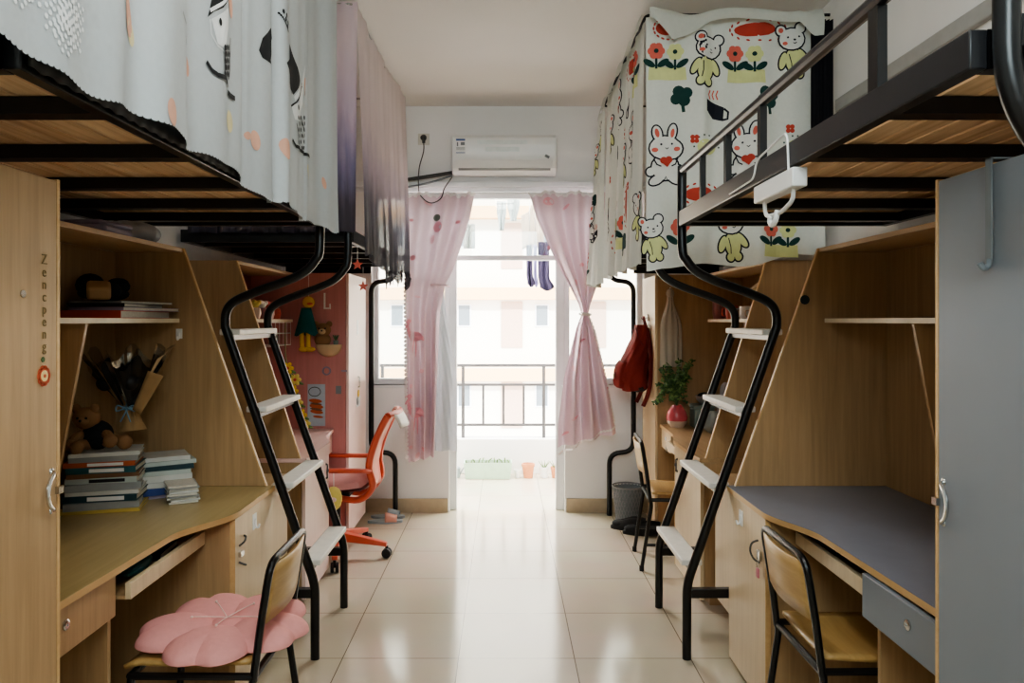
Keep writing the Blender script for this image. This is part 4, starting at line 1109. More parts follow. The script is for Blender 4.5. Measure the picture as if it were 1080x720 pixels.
def dblob(px, py, r1, r2, mi, rot=0):
    vs = []
    for a in [None] + [2*PI*j/12 for j in range(12)]:
        x_, y_ = (0, 0) if a is None else (r1*math.cos(a), r2*math.sin(a))
        vs.append(P(*uv(P, px + x_*math.cos(rot)-y_*math.sin(rot), py + x_*math.sin(rot)+y_*math.cos(rot), 206, 485, ltab, rtab)) + Vector((0, -.004, 0)))
    c.mb.add(vs, [(0, 1+j, 1+(j+1) % 12) for j in range(12)], mi)
for px, py, r1, r2, mi, rot in ((436, 272, 3.5, 3, 1, 0), (441, 313, 3, 1.2, 2, .2), (462, 240, 5, 6, 1, .3), (461, 230, 4, 4, 4, .5), (456, 253, 2.4, 5, 2, .2), (483, 235, 3, 2, 1, 0), (445, 392, 3, 2.4, 2, 0), (434, 406, 2, 2.4, 2, 0), (448, 474, 3, 2, 1, .5), (434, 470, 2.5, 2, 2, 0), (441, 480, 2, 3, 2, 0), (434, 232, 2.5, 1.6, 1, 0), (452, 215, 4, 2, 2, .4)):
    dblob(px, py, r1, r2, mi, rot)
for k in range(64):   # scalloped trims
    py = 208 + k*4.3; dblob(interp(ltab, py)-.4, py, 1.6, 2.0, 3)
for k in range(24): dblob(431 + k*3.0, 206, 1.9, 2.0, 3)
c.mb.build('drape', ['drape', 'drape_d', 'drape_l', 'drape_w', 'leafprint'], g, recalc=False)
def lin_l(u, v):
    py = 303 + 173*v; xl = 456 + 2*v; xr = 468 + 14*sst(v*1.6)
    return Vector((wx(xl + (xr-xl)*u), YCU + .03 + .022*math.sin(u*9+v*2) + .006*math.sin(v*37+5*u) + .004*math.sin(u*31-v*19), wz(py)))
MB().grid(lin_l, 24, 30).build('lining', 'lining', g, recalc=False)
tz = wz(301)
MB().tube([(wx(456) , YCU-.06, tz+.005), (wx(463), YCU-.11, tz), (wx(471), YCU-.085, tz-.004), (wx(473), YCU-.02, tz-.006)], .009, 8, flat=2).build('tieback', 'drape', g)
# right curtain
ltab = [(200, 557), (230, 566), (270, 584), (300, 600), (322, 611), (332, 613), (345, 608), (400, 594), (450, 588), (472, 588)]
rtab = [(200, 645), (260, 636), (300, 630), (322, 622), (332, 620), (350, 627), (400, 639), (455, 649), (472, 650)]
g, c, P = drape('r', 'pink flamingo window curtain tied in the middle right of the doorway', ltab, rtab, 471, 456, 205, 330, 3.2, -1, None, False)
def dblob(px, py, r1, r2, mi, rot=0):
    vs = []
    for a in [None] + [2*PI*j/12 for j in range(12)]:
        x_, y_ = (0, 0) if a is None else (r1*math.cos(a), r2*math.sin(a))
        vs.append(P(*uv(P, px + x_*math.cos(rot)-y_*math.sin(rot), py + x_*math.sin(rot)+y_*math.cos(rot), 205, 464, ltab, rtab)) + Vector((0, -.005, 0)))
    c.mb.add(vs, [(0, 1+j, 1+(j+1) % 12) for j in range(12)], mi)
for px, py, r1, r2, mi, rot in ((578, 214, 6, 4, 1, .4), (597, 218, 4, 1.6, 1, -.7), (578, 260, 2, 3, 1, .3), (613, 280, 2.5, 2, 1, 0), (606, 297, 2.5, 3.5, 1, .4), (612, 358, 5, 1.4, 1, -.15), (596, 452, 4, 1.5, 1, -.5), (606, 437, 4, 1.4, 1, -.3), (641, 415, 1.6, 1.6, 1, 0), (605, 385, 1.5, 3, 2, 0)):
    dblob(px, py, r1, r2, mi, rot)
for k in range(30):
    py = 338 + k*3.9; dblob(interp(rtab, py)+.3, py, 1.3, 2.0, 3)
for k in range(22): dblob(590 + k*2.8, 471-15*k/22, 1.5, 1.2, 3)
for k in range(26): dblob(559 + k*3.0, 205, 1.9, 2.0, 3)
c.mb.build('drape', ['drape', 'drape_d', 'drape_l', 'drape_w', 'leafprint'], g, recalc=False)
MB().tube([(wx(612)+.0, YCU-.03, wz(331)), (wx(614), YCU-.085, wz(331)), (wx(619.5), YCU-.085, wz(331.5)), (wx(621.5), YCU-.03, wz(331.5)), (wx(617), YCU+.02, wz(331))], .011, 8, closed=True, flat=1.4).build('tieback', 'white_dirty', g)
tag(MB().tube([(wx(424), YCU-.0, wz(204.0)), (wx(655), YCU-.0, wz(204.0))], .006, 8).build('curtain_rod', 'frame'), 'thin white rod carrying both pink window curtains', 'rod')

# ================================================================== OBJECTS ON THE LEFT NEAR UNIT
def book(name, label, cx, cy, z, L_, W, T, rz, cover, group=None, cat='book', pages=True):
    g = thing(name, label, cat, (cx, cy, z), group)
    R = Rz(rz); c0 = Vector((cx, cy, z))
    def ob(mb, dx, dy, dz, sx, sy, sz): mb.obox(c0 + R @ Vector((dx, dy, dz)), (sx, sy, sz), R)
    t = min(.0025, T*.15)
    cv = MB(); ob(cv, 0, 0, t/2, L_, W, t); ob(cv, 0, 0, T-t/2, L_, W, t); ob(cv, 0, -W/2+t/2, T/2, L_, t, T-2*t)
    cv.build('cover', cover, g)
    pg_ = MB(); ob(pg_, 0, .003, T/2, L_-.008, W-.008, T-2*t-.0004); pg_.build('pages', 'paper', g)
    return g, R, c0
z = .7522
stack1 = [('b_yel', .27, .20, .012, 'wide yellow edged book at the bottom of the left book stack'), ('b_grey', .25, .185, .026, 'thick grey book second from the bottom of the left stack'), ('b_dteal', .25, .18, .024, 'dark teal book low in the left stack'),
          ('b_white', .245, .18, .014, 'thin white book above the dark teal one in the left stack'), ('b_grey', .25, .18, .026, 'thick mid grey book halfway up the left book stack'), ('b_pale', .24, .18, .020, 'pale book with a black title band in the left stack'),
          ('b_brown', .24, .175, .016, 'brown covered book in the upper half of the left stack'), ('b_teal', .235, .175, .022, 'teal book directly below the orange one in the left stack'), ('b_orange', .24, .175, .018, 'orange spined book near the top of the left stack'),
          ('b_grey', .23, .17, .020, 'grey book just above the orange one in the left stack'), ('b_white', .235, .17, .014, 'white topped book on top of the left book stack')]
random.seed(3)
sx, sy = -1.505, 2.83
for i, (m_, L_, W, T, lab) in enumerate(stack1):
    r = .32 + random.uniform(-.10, .10)
    g, R, c0 = book('book', lab, sx + random.uniform(-.008, .008), sy + random.uniform(-.008, .008), z, L_, W, T, r, m_, 'books stacked on the yellowed desk')
    if i in (2, 5, 7, 8):
        MB().obox(c0 + R @ Vector((.02, -W/2-.0006, T/2)), (L_*.5, .001, T*.6), R).build('spine_label', 'white' if i != 5 else 'b_black', g)
    z += T + .0006
ztop1 = z
z = .7522
stack2 = [('b_mauve', .235, .17, .014, 'mauve book at the bottom of the right book stack'), ('b_blue', .24, .17, .028, 'blue spined book low in the right stack'), ('b_white', .23, .17, .02, 'white book above the blue one in the right stack'), ('b_white', .24, .17, .026, 'thick white book in the middle of the right stack'),
          ('b_pale', .235, .17, .018, 'greenish white book in the right stack'), ('b_dteal', .23, .165, .018, 'dark teal book near the top of the right stack'), ('b_pale', .235, .165, .016, 'pale green book second from top of the right stack'), ('b_white', .225, .16, .016, 'white book on top of the right book stack')]
for i, (m_, L_, W, T, lab) in enumerate(stack2):
    r = .5 + random.uniform(-.12, .12)
    g, R, c0 = book('book', lab, -1.40 + random.uniform(-.01, .01), 3.03 + random.uniform(-.01, .01), z, L_, W, T, r, m_, 'books stacked on the yellowed desk')
    z += T + .0006
# loose paper sheaf leaning at right
g = thing('paper_sheaf', 'low pile of white papers right of the book stacks', 'papers', (-1.27, 2.97, .753))
for i in range(9):
    MB().obox((-1.272 + .004*math.sin(i*2.1), 2.95 + .006*math.sin(i*1.3), .7565 + i*.0078), (.105, .17, .0066), Rz(.5 + .07*math.sin(i*2.7))).build('booklet', ('paper', 'b_white', 'paper', 'b_grey')[i % 4], g)
# bouquet: black paper cone in clear film with a ribbon
bq = thing('bouquet', 'black paper wrapped bouquet in clear film leaning on the bookcase back', 'bouquet', (-1.50, 2.98, ztop1))
ax = Vector((-.03, .02, .30)).normalized()
def cone(r0, r1, h0, h1, n, wob, ph=0):
    b0 = Vector((-1.475, 2.965, ztop1+.05))
    t1 = ax.orthogonal().normalized(); t2 = ax.cross(t1)
    def fn(u, v):
        a = 2*PI*u; h = h0 + (h1-h0)*v; r = (r0 + (r1-r0)*v)*(1 + wob*v*math.sin(5*a+ph)*.5 + wob*v*math.sin(11*a+ph)*.4)
        return b0 + ax*(h + wob*.1*v*math.sin(7*a+ph)) + (t1*math.cos(a) + t2*math.sin(a))*r
    return fn
MB().grid(cone(.016, .125, .08, .26, 60, .30), 60, 8).build('black_paper', 'dkpaper', bq)
MB().grid(cone(.018, .150, .08, .30, 60, .35, 1.3), 60, 8).build('clear_film', 'film', bq)
bb_ = Vector((-1.475, 2.965, ztop1+.05))
fb_ = MB()
for k in range(14):
    a_ = k*2.4; rr_ = .025*math.sqrt(k); fb_.ell(bb_ + ax*(.22-.002*k) + Vector((rr_*math.cos(a_), rr_*math.sin(a_)*.8, .01*math.sin(k))), .032, n=10, k=7)
fb_.build('dark_flowers', 'dkpaper', bq)
MB().grid(cone(.055, .014, .0, .09, 40, .25), 40, 5).build('kraft_tail', 'kraft', bq)
def slip_(u, v): b0 = Vector((-1.455, 2.93, ztop1+.13)); return b0 + Vector((.012, -.01, 0))*0 + Vector((.03+.075*v + (.03*u-.015)*(1+v), -.03, .01 + .15*v - .02*u))
MB().grid(slip_, 4, 8).build('kraft_strip', 'kraft', bq, solid=.002)
rb = MB(); rc = Vector((-1.475, 2.945, ztop1+.14))
rb.tube([rc + Vector((.02*math.cos(a), .02*math.sin(a), 0)) for a in [2*PI*i/14 for i in range(14)]], .006, 6, closed=True)
for sg in (-1, 1): rb.tube(smooth([rc + Vector((0, -.022, 0)), rc + Vector((sg*.03, -.03, .014)), rc + Vector((sg*.035, -.03, -.008)), rc + Vector((0, -.022, 0)), rc + Vector((sg*.02, -.03, -.05))], 4), .003, 5)
rb.build('ribbon', 'ribbon', bq)
# teddy bear lying by the bouquet
td = thing('teddy_bear', 'tan teddy bear lying on the book stacks below the bouquet', 'teddy bear', (-1.45, 2.88, ztop1))
tz0 = ztop1
MB().ell((-1.56, 2.80, tz0+.12), (.05, .045, .042)).ell((-1.60, 2.80, tz0+.155), (.018, .012, .018)).ell((-1.525, 2.79, tz0+.158), (.018, .012, .018)).ell((-1.555, 2.762, tz0+.112), (.022, .016, .016)).build('head', 'teddy', td)
MB().ell((-1.53, 2.82, tz0+.055), (.055, .05, .055)).build('body', 'dkcloth', td)
for a, b, c_ in (((-1.575, 2.79, tz0+.06), (-1.59, 2.745, tz0+.025), .02), ((-1.49, 2.80, tz0+.06), (-1.455, 2.765, tz0+.04), .02), ((-1.555, 2.80, tz0+.02), (-1.56, 2.73, tz0+.02), .02), ((-1.50, 2.81, tz0+.03), (-1.42, 2.80, tz0+.03), .022)):
    MB().tube(smooth([a, (Vector(a)+Vector(b))/2 + Vector((0, 0, .008)), b], 4), [c_*.9]*8+[c_], 10).ell(b, c_*1.25).build('limb', 'teddy', td)
MB().ell((-1.572, 2.757, tz0+.125), .005, n=8, k=6).ell((-1.54, 2.757, tz0+.125), .005, n=8, k=6).ell((-1.555, 2.744, tz0+.116), .005, n=8, k=6).build('face_beads', 'blackmat', td)
# magazines and bundle on the shelf
zs = 1.464
for (m_, cxx, cyy, L_, W, T, r, lab, nm) in (('b_red', -1.50, 2.92, .46, .21, .028, .06, 'red orange folder at the bottom of the shelf magazine pile', 'folder'), ('b_mauve', -1.485, 2.95, .42, .21, .012, -.05, 'mauve white magazine lying on the red folder', 'magazine'), ('b_black', -1.51, 2.93, .40, .20, .014, .1, 'black magazine in the middle of the shelf pile', 'magazine'), ('b_grey', -1.50, 2.95, .34, .21, .008, -.12, 'grey glossy magazine on top of the shelf pile', 'magazine')):
    book(nm, lab, cxx, cyy, zs, W, L_, T, r, m_, 'magazines piled on the bookcase shelf', nm)
    zs += T + .0008
g = thing('cloth_bundle', 'dark cloth bundle with pale paper bag on the shelf pile', 'bundle', (-1.54, 2.85, zs))
MB().ell((-1.55, 2.90, zs+.03), (.075, .13, .03), n=18, k=10).ell((-1.53, 2.95, zs+.055), (.05, .06, .035), Rx(.4), n=14, k=8).ell((-1.57, 2.84, zs+.06), (.05, .05, .045), Rz(.5), n=14, k=8).ell((-1.50, 2.86, zs+.04), (.035, .04, .03), n=12, k=8).build('dark_cloth', 'dkcloth', g)
MB().obox((-1.50, 2.77, zs+.038), (.08, .10, .05), Rz(.5) @ Rx(.35)).build('paper_bag', 'kraft', g, bevel=.012)
# items on top of the left bookcase
g = thing('plastic_bag', 'clear plastic bag of grey cloth on top of the left bookcase', 'bag', (-1.49, 3.02, 1.764))
def bagf(k):
    def fn(u, v):
        a = 2*PI*u; ph = PI*v
        r = math.sin(ph)**.6*(1+.10*math.sin(5*a+3*v)+.06*math.sin(9*a))
        return Vector((-1.49 + .085*k*r*math.cos(a), 3.01 + .15*k*r*math.sin(a), 1.764 + .043*(1-math.cos(ph))*k))
    return fn
MB().grid(bagf(.88), 40, 14).build('cloth', 'bagstuff', g); MB().grid(bagf(1.0), 40, 14).build('film', 'bag', g)
g = thing('folded_fabric', 'lilac patterned fabric folded on the left bookcase top', 'fabric', (-1.49, 2.72, 1.764))
MB().obox((-1.50, 2.72, 1.779), (.20, .24, .028), Rz(.1)).obox((-1.495, 2.73, 1.803), (.18, .2, .018), Rz(-.1)).build('layers', 'b_mauve', g, bevel=.01)
# things in the keyboard tray (left) and right
g = thing('pencil_case', 'teal pencil case lying in the left keyboard tray', 'pencil case', (-1.23, 2.40, .648))
MB().ell((-1.175, 2.40, .672), (.032, .10, .02), Rz(.1)).build('pouch', 'b_teal', g); MB().tube([(-1.18, 2.32, .6905), (-1.17, 2.48, .6905)], .003, 6).build('zip', 'steel', g)
book('notebook', 'dark notebook in the left keyboard tray behind the pencil case', -1.22, 2.59, .6515, .12, .18, .022, .1, 'b_black', None, 'notebook')
g = thing('spectacle_case', 'dark grey case in the right keyboard tray', 'case', (1.17, 2.58, .648))
MB().ell((1.125, 2.60, .672), (.03, .08, .02)).build('shell', 'b_black', g); MB().tube([(1.096, 2.56, .672), (1.096, 2.64, .672)], .002, 6).build('seam', 'cable', g)

# ================================================================== PINK DESK ITEMS
YP = 4.883
def pq(px, py): return at(px, py, YP)
# bear pocket on the wardrobe side panel
bp_ = thing('wall_pocket', 'cream bear shaped wall pocket on the pink panel', 'wall pocket', pq(347, 372))
q = pq(347, 372)
pk = MB()
def pocket(u, v):
    a = PI*u; r = .085*(v)
    return Vector((q.x - r*math.cos(a), YP-.004 - .04*math.sqrt(max(0, 1-v*v)), q.z + .055 - .085*v*math.sin(a)*.95))
pk.grid(pocket, 24, 8); pk.build('pouch', 'teddy_c', bp_, solid=.003)
qb = pq(341, 351)
MB().ell((qb.x, YP-.018, qb.z+.02), (.055, .016, .045)).ell((qb.x-.042, YP-.014, qb.z+.058), (.02, .01, .02)).ell((qb.x+.042, YP-.014, qb.z+.058), (.02, .01, .02)).ell((qb.x, YP-.015, qb.z-.045), (.055, .014, .045)).build('bear', 'teddy', bp_)
MB().ell((qb.x, YP-.034, qb.z+.01), (.024, .008, .018)).build('muzzle', 'teddy_c', bp_)
MB().ell((qb.x-.02, YP-.034, qb.z+.03), .006, n=8, k=6).ell((qb.x+.02, YP-.034, qb.z+.03), .006, n=8, k=6).ell((qb.x, YP-.043, qb.z+.015), .006, n=8, k=6).build('face_beads', 'blackmat', bp_)
qq = pq(355, 358)
g = thing('succulent', 'small dark potted sprig standing in the bear wall pocket', 'plant', (qq.x, YP-.022, qq.z-.03))
MB().lathe([(0, -.03), (.014, -.03), (.018, .0), (0, .0)], (qq.x, YP-.022, qq.z-.005), 10).build('pot', 'tin', g)
lf = MB()
for i in range(10):
    a = i*.63; d_ = Vector((math.cos(a)*.6, math.sin(a)*.35, 1)).normalized(); lf.tube([Vector((qq.x, YP-.022, qq.z-.005)), Vector((qq.x, YP-.022, qq.z-.005))+d_*.04], [.005, .001], 5)
lf.build('leaves', 'leaf2', g)
# poster
g = thing('poster', 'pale blue poster with a red cake drawing on the pink panel', 'poster', pq(334, 428))
a, b = pq(324.5, 405), pq(343, 449)
MB().box(a.x, b.x, YP-.0018, YP, b.z, a.z).build('sheet', 'poster', g)
pr = MB(); w_ = b.x-a.x; h_ = a.z-b.z
def pd(u, v, ru, rv, mi, lay, rot=0):
    vs = []; cx_, cz_ = a.x + w_*u, b.z + h_*v
    for t in [None]+[2*PI*j/16 for j in range(16)]:
        x_, y_ = (0, 0) if t is None else (ru*w_*math.cos(t), rv*h_*math.sin(t))
        vs.append((cx_ + x_*math.cos(rot)-y_*math.sin(rot), YP-.002-lay*.0006, cz_ + x_*math.sin(rot)+y_*math.cos(rot)))
    pr.add(vs, [(0, 1+j, 1+(j+1) % 16) for j in range(16)], mi)
pd(.40, .82, .36, .12, 1, 0); pd(.40, .82, .32, .10, 2, 1); pd(.45, .60, .38, .05, 0, 1, -.1); pd(.5, .47, .40, .06, 0, 1, -.15); pd(.52, .34, .38, .05, 0, 1, -.15); pd(.5, .40, .36, .03, 3, 2, -.15); pd(.48, .53, .34, .025, 3, 2, -.12); pd(.6, .22, .3, .03, 0, 1, -.1)
pr.build('drawing', ['b_orange', 'cable', 'poster', 'b_brown'], g)
# stickers/hooks on the pink panel are parts of the wardrobe
st = MB(); q = pq(344.5, 391)
st.tube([(q.x+.024*math.cos(t), YP-.003, q.z+.024*math.sin(t)) for t in [2*PI*i/20 for i in range(20)]], .006, 6, closed=True)
q = pq(363, 391); st.box(q.x-.018, q.x+.018, YP, YP-.003, q.z-.006, q.z+.006)
st.build('ring_sticker', 'b_mauve', wLF)
q = pq(357, 411); MB().box(q.x-.018, q.x+.018, YP, YP-.002, q.z-.026, q.z+.026).build('grey_sticker', 'lbl_grey', wLF)
q = pq(344, 317); MB().box(q.x-.014, q.x-.004, YP, YP-.01, q.z-.045, q.z+.05).box(q.x-.014, q.x+.03, YP, YP-.012, q.z-.055, q.z-.045).box(q.x+.022, q.x+.03, YP, YP-.012, q.z-.045, q.z-.02).build('adhesive_hook', 'white', wLF)
# plush doll in teal dress hanging on the panel edge
Yd = 4.80; q = at(323, 336, Yd)
g = thing('plush_doll', 'yellow plush doll in a teal dress hanging by the pink panel', 'plush toy', (q.x, Yd, q.z-.16))
def dress(u, v):
    a_ = 2*PI*u; r = .028 + .040*v
    return Vector((q.x + r*math.cos(a_)*(1+.08*math.sin(6*a_)*v), Yd + .6*r*math.sin(a_), q.z + .07 - .17*v + .012*math.sin(3*a_)*v))
MB().grid(dress, 40, 8).build('dress', 'teal', g, solid=.006)
MB().ell((q.x+.015, Yd-.0, q.z+.105), (.038, .034, .038)).build('head', 'yellow2', g)
MB().ell((q.x+.03, Yd-.028, q.z+.095), (.02, .016, .008)).build('beak', 'cup_red', g)
for dx in (-.028, .012):
    MB().tube(smooth([(q.x+dx, Yd, q.z-.07), (q.x+dx, Yd, q.z-.14), (q.x+dx+.005, Yd-.01, q.z-.185)], 4), .014, 8).ell((q.x+dx+.018, Yd-.02, q.z-.195), (.034, .026, .015)).build('leg', 'yellow2', g)
MB().tube([(q.x+.015, Yd, q.z+.14), (q.x+.015, Yd, 1.744)], .002, 5).build('string', 'white', g)
# wire basket under shelf
Yb = 4.55
g = thing('wire_basket', 'white wire basket hanging below the pink desk shelf', 'basket', (-1.44, Yb, 1.30))
bm_ = MB()
x0_, x1_, y0_, y1_ = -1.53, -1.385, 4.45, 4.85
for z_ in (1.30, 1.375, 1.444):
    bm_.tube([(x0_, y0_, z_), (x1_, y0_, z_), (x1_, y1_, z_), (x0_, y1_, z_)], .003, 6, closed=True)
for i in range(6):
    yy = y0_ + (y1_-y0_)*i/5; bm_.tube([(x1_, yy, 1.444), (x1_, yy, 1.30), (x0_, yy, 1.30)], .002, 5)
bm_.build('wires', 'white', g)
g2 = thing('toy_jar', 'small grey green jar inside the white wire basket', 'jar', (-1.45, 4.7, 1.303))
MB().lathe([(0, 0), (.028, 0), (.03, .05), (.022, .06), (0, .06)], (-1.45, 4.7, 1.304), 14).build('body', 'tin', g2); MB().lathe([(0, 0), (.024, 0), (.024, .015), (0, .015)], (-1.45, 4.7, 1.3645), 14).build('lid', 'white', g2)
for i, (yy, m_, lab) in enumerate(((4.30, 'vase_w', 'cream figurine on the pink desk shelf nearest the ladder'), (4.42, 'jar', 'dusky rose pot second on the pink desk shelf'), (4.55, 'pinkdesk', 'pale pink pot third on the pink desk shelf'), (4.68, 'cup_red', 'coral cup fourth on the pink desk shelf'))):
    g = thing('small_pot', lab, 'pot', (-1.43, yy, 1.465), 'small pots on the pink desk shelf')
    MB().lathe([(0, 0), (.026, 0), (.034, .03), (.03, .06), (.022, .065), (0, .06)], (-1.43, yy, 1.4655), 14).build('body', m_, g)
    MB().ell((-1.43, yy, 1.55), (.025, .025, .022)).ell((-1.415, yy+.02, 1.56), .014).ell((-1.43, yy-.022, 1.562), .014).build('topper', ('yellow', 'k_white', 'k_pink', 'teddy_c')[i], g)
# yellow artificial flowers climbing the shelf edge
vn = thing('flower_garland', 'string of yellow flowers hanging from the pink desk shelf', 'garland', (-1.34, 4.5, 1.0))
gpts = [at(301, 372, 4.35), at(304, 388, 4.37), at(312, 400, 4.42), at(309, 412, 4.42), at(314, 424, 4.45), at(318, 437, 4.45), at(322, 446, 4.5)]
gpts[0].z = 1.446 if False else gpts[0].z
MB().tube(smooth([Vector((gpts[0].x, gpts[0].y, 1.446))] + gpts, 4), .003, 5).build('stem', 'leaf', vn)
for i, q in enumerate(gpts[1:]):
    fm = MB()
    for k in range(6):
        a_ = k*PI/3; fm.ell(q + Vector((.022*math.cos(a_), -.014, .022*math.sin(a_))), (.016, .007, .012), Ry(-a_), 8, 6)
    fm.ell(q + Vector((0, -.02, 0)), .010, n=8, k=6, mi=1); fm.build('flower', ['yellow' if i % 2 else 'yellow2', 'cup_red'], vn)
lv = MB()
for i, q in enumerate(gpts[1:]):
    lv.ell(q + Vector((-.03, .0, .02)), (.022, .004, .009), Ry(.6), 8, 6); lv.ell(q + Vector((.028, .0, -.022)), (.02, .004, .008), Ry(.4), 8, 6)
lv.build('leaves', 'leaf', vn)
# white notebook & basket under pink desk
g = thing('wire_crate', 'white lattice crate on the floor under the pink desk', 'crate', (-1.35, 4.78, 0))
wc = MB()
for z_ in (.32, .45, .58): wc.box(-1.16, -1.148, 4.47, 4.63, z_-.006, z_+.006)
wc.box(-1.16, -1.148, 4.47, 4.482, 0, .6).box(-1.16, -1.148, 4.62, 4.632, 0, .6); wc.build('front_frame', 'white', g)
MB().box(-1.5, -1.17, 4.47, 4.63, 0.0, .02).box(-1.5, -1.49, 4.47, 4.63, .02, .6).build('body', 'white', g)

# ================================================================== RIGHT FAR ITEMS
# backpack on wardrobe door
bk_ = thing('backpack', 'red canvas backpack hanging on the far right wardrobe door', 'backpack', (.93, 5.33, .95))
xb, yb = 1.022, 5.33
def pack(u, v):
    a_ = 2*PI*u; z_ = .985 + .44*v
    wy = .145*(1-.42*sst((v-.45)/.55))*(.86+.14*sst(v/.18)); dx_ = .20*(1-.62*sst((v-.25)/.75))*(.8+.2*sst(v/.2))
    e = .65
    cx_ = math.copysign(abs(math.cos(a_))**e, math.cos(a_)); cy_ = math.copysign(abs(math.sin(a_))**e, math.sin(a_))
    wob = 1 + .05*math.sin(5*a_+9*v) + .03*math.sin(11*a_-14*v)
    return Vector((xb - .012 - dx_*.5*(1-cx_*wob) , yb + wy*cy_*wob, z_ - .015*(1-v)*(1-cx_)))
pm = MB().grid(pack, 48, 18)
ring_b = [pack(i/24, 0) for i in range(24)]; ring_t = [pack(i/24, 1) for i in range(24)]
pm.add(ring_b, [tuple(range(24))]); pm.add(ring_t, [tuple(range(24))])
pm.build('body', 'red', bk_)
def pocket2(u, v):
    a_ = PI*(u-.5); b_ = PI*(v-.5)
    return Vector((xb-.20 - .06*max(0, math.cos(a_))**.5*max(0, math.cos(b_))**.5 + .035*v, yb + .115*math.sin(a_), 1.075 + .095*math.sin(b_)))
MB().grid(pocket2, 18, 14).build('front_pocket', 'red', bk_)
MB().tube(smooth([pocket2(i/10, .93) + Vector((-.004, 0, 0)) for i in range(1, 10)], 2), .004, 6).build('zip', 'red2', bk_)
MB().tube(smooth([pack((.5 + (.32 - .0)*(i/12-.5)*2) % 1.0, .62 + .33*math.sin(PI*i/12)) + Vector((-.003, 0, 0)) for i in range(13)], 2), .0045, 6).build('zip', 'red2', bk_)
MB().obox((xb-.252, yb-.06, 1.065), (.004, .035, .04), Rz(-.35)).build('patch', 'white_dirty', bk_)
MB().tube(smooth([(xb-.02, yb-.03, 1.42), (xb-.03, yb-.015, 1.475), (xb-.03, yb+.015, 1.475), (xb-.02, yb+.03, 1.42)], 5), .007, 6).build('haul_loop', 'red2', bk_)
for sg in (-1, 1):
    MB().tube(smooth([(xb-.02, yb+sg*.06, 1.40), (xb-.012, yb+sg*.155, 1.25), (xb-.012, yb+sg*.155, 1.08), (xb-.02, yb+sg*.13, .96), (xb-.06, yb+sg*.13, .86)], 5), .009, 6, flat=1.8).build('strap', 'red2', bk_)
MB().ell((xb-.075, yb-.04, .985), (.06, .09, .035)).build('bottom_panel', 'blackmat', bk_)
hk = MB().box(1.013, 1.024, yb-.012, yb+.012, 1.45, 1.50).tube(smooth([(1.013, yb, 1.475), (.985, yb, 1.462), (.975, yb, 1.478)], 4), .004, 6)
hk.build('coat_hook', 'steel', dRF)
# hanging cloth on wardrobe side panel
Yw = 5.098
q = at(706, 308, Yw)
g = thing('hanging_cloth', 'cream cloth bunched and hung on the beech wardrobe side', 'cloth', (q.x, Yw, q.z-.5))
def hcl(u, v):
    w = .02 + .05*sst(v*2.2); a_ = 2*PI*u
    return Vector((q.x + w*math.cos(a_)*(1+.12*math.sin(5*a_+v*3)), Yw-.03 + (.02+.008*v)*math.sin(a_) + .004*math.sin(9*a_), q.z - .035 - .47*v))
MB().grid(hcl, 48, 20).build('drape', 'mauvecloth', g)
MB().ell((q.x, Yw-.025, q.z-.01), (.028, .022, .035)).build('knot', 'mauvecloth', g)
MB().tube([(q.x, Yw-.005, q.z+.02), (q.x, Yw-.03, q.z+.03)], .004, 6).build('hook', 'white', g)
# potted plant
vx, vy = 1.14, 4.95
g = thing('potted_plant', 'bushy green plant in a rose coloured vase on the beech desk', 'plant', (vx, vy, .752))
MB().lathe([(0, 0), (.038, 0), (.062, .03), (.07, .065), (.058, .105), (.036, .135), (.03, .145), (.024, .143), (.0, .13)], (vx, vy, .7525), 24).build('vase', 'vase', g)
MB().lathe([(.042, 0), (.0645, .028), (.068, .045), (.064, .03), (.044, .0)], (vx, vy, .7519), 24).build('vase_glaze', 'vase_w', g)
random.seed(11)
stm = MB(); lfs = MB()
for i in range(26):
    a_ = random.uniform(0, 2*PI); sp_ = random.uniform(.02, .13); hh = random.uniform(.14, .30)
    p0 = Vector((vx, vy, .89)); p2 = Vector((vx + sp_*math.cos(a_), vy + sp_*math.sin(a_), .89+hh)); p1 = (p0+p2)/2 + Vector((0, 0, .03))
    if i % 6 == 0: p2.z -= hh*.9; p2.x += .03*math.cos(a_)
    ps = smooth([p0, p1, p2], 5); stm.tube(ps, .0022, 5)
    for k in range(3, len(ps)):
        for w in range(3):
            d_ = Vector((random.uniform(-1, 1), random.uniform(-1, 1), random.uniform(-.3, 1))).normalized()
            lfs.ell(ps[k] + d_*.018, (.017, .004, .008), Matrix.Rotation(random.uniform(0, 6), 3, d_), 6, 4, random.randint(0, 1))
stm.build('stems', 'leaf2', g); lfs.build('leaves', ['leaf', 'leaf2'], g)
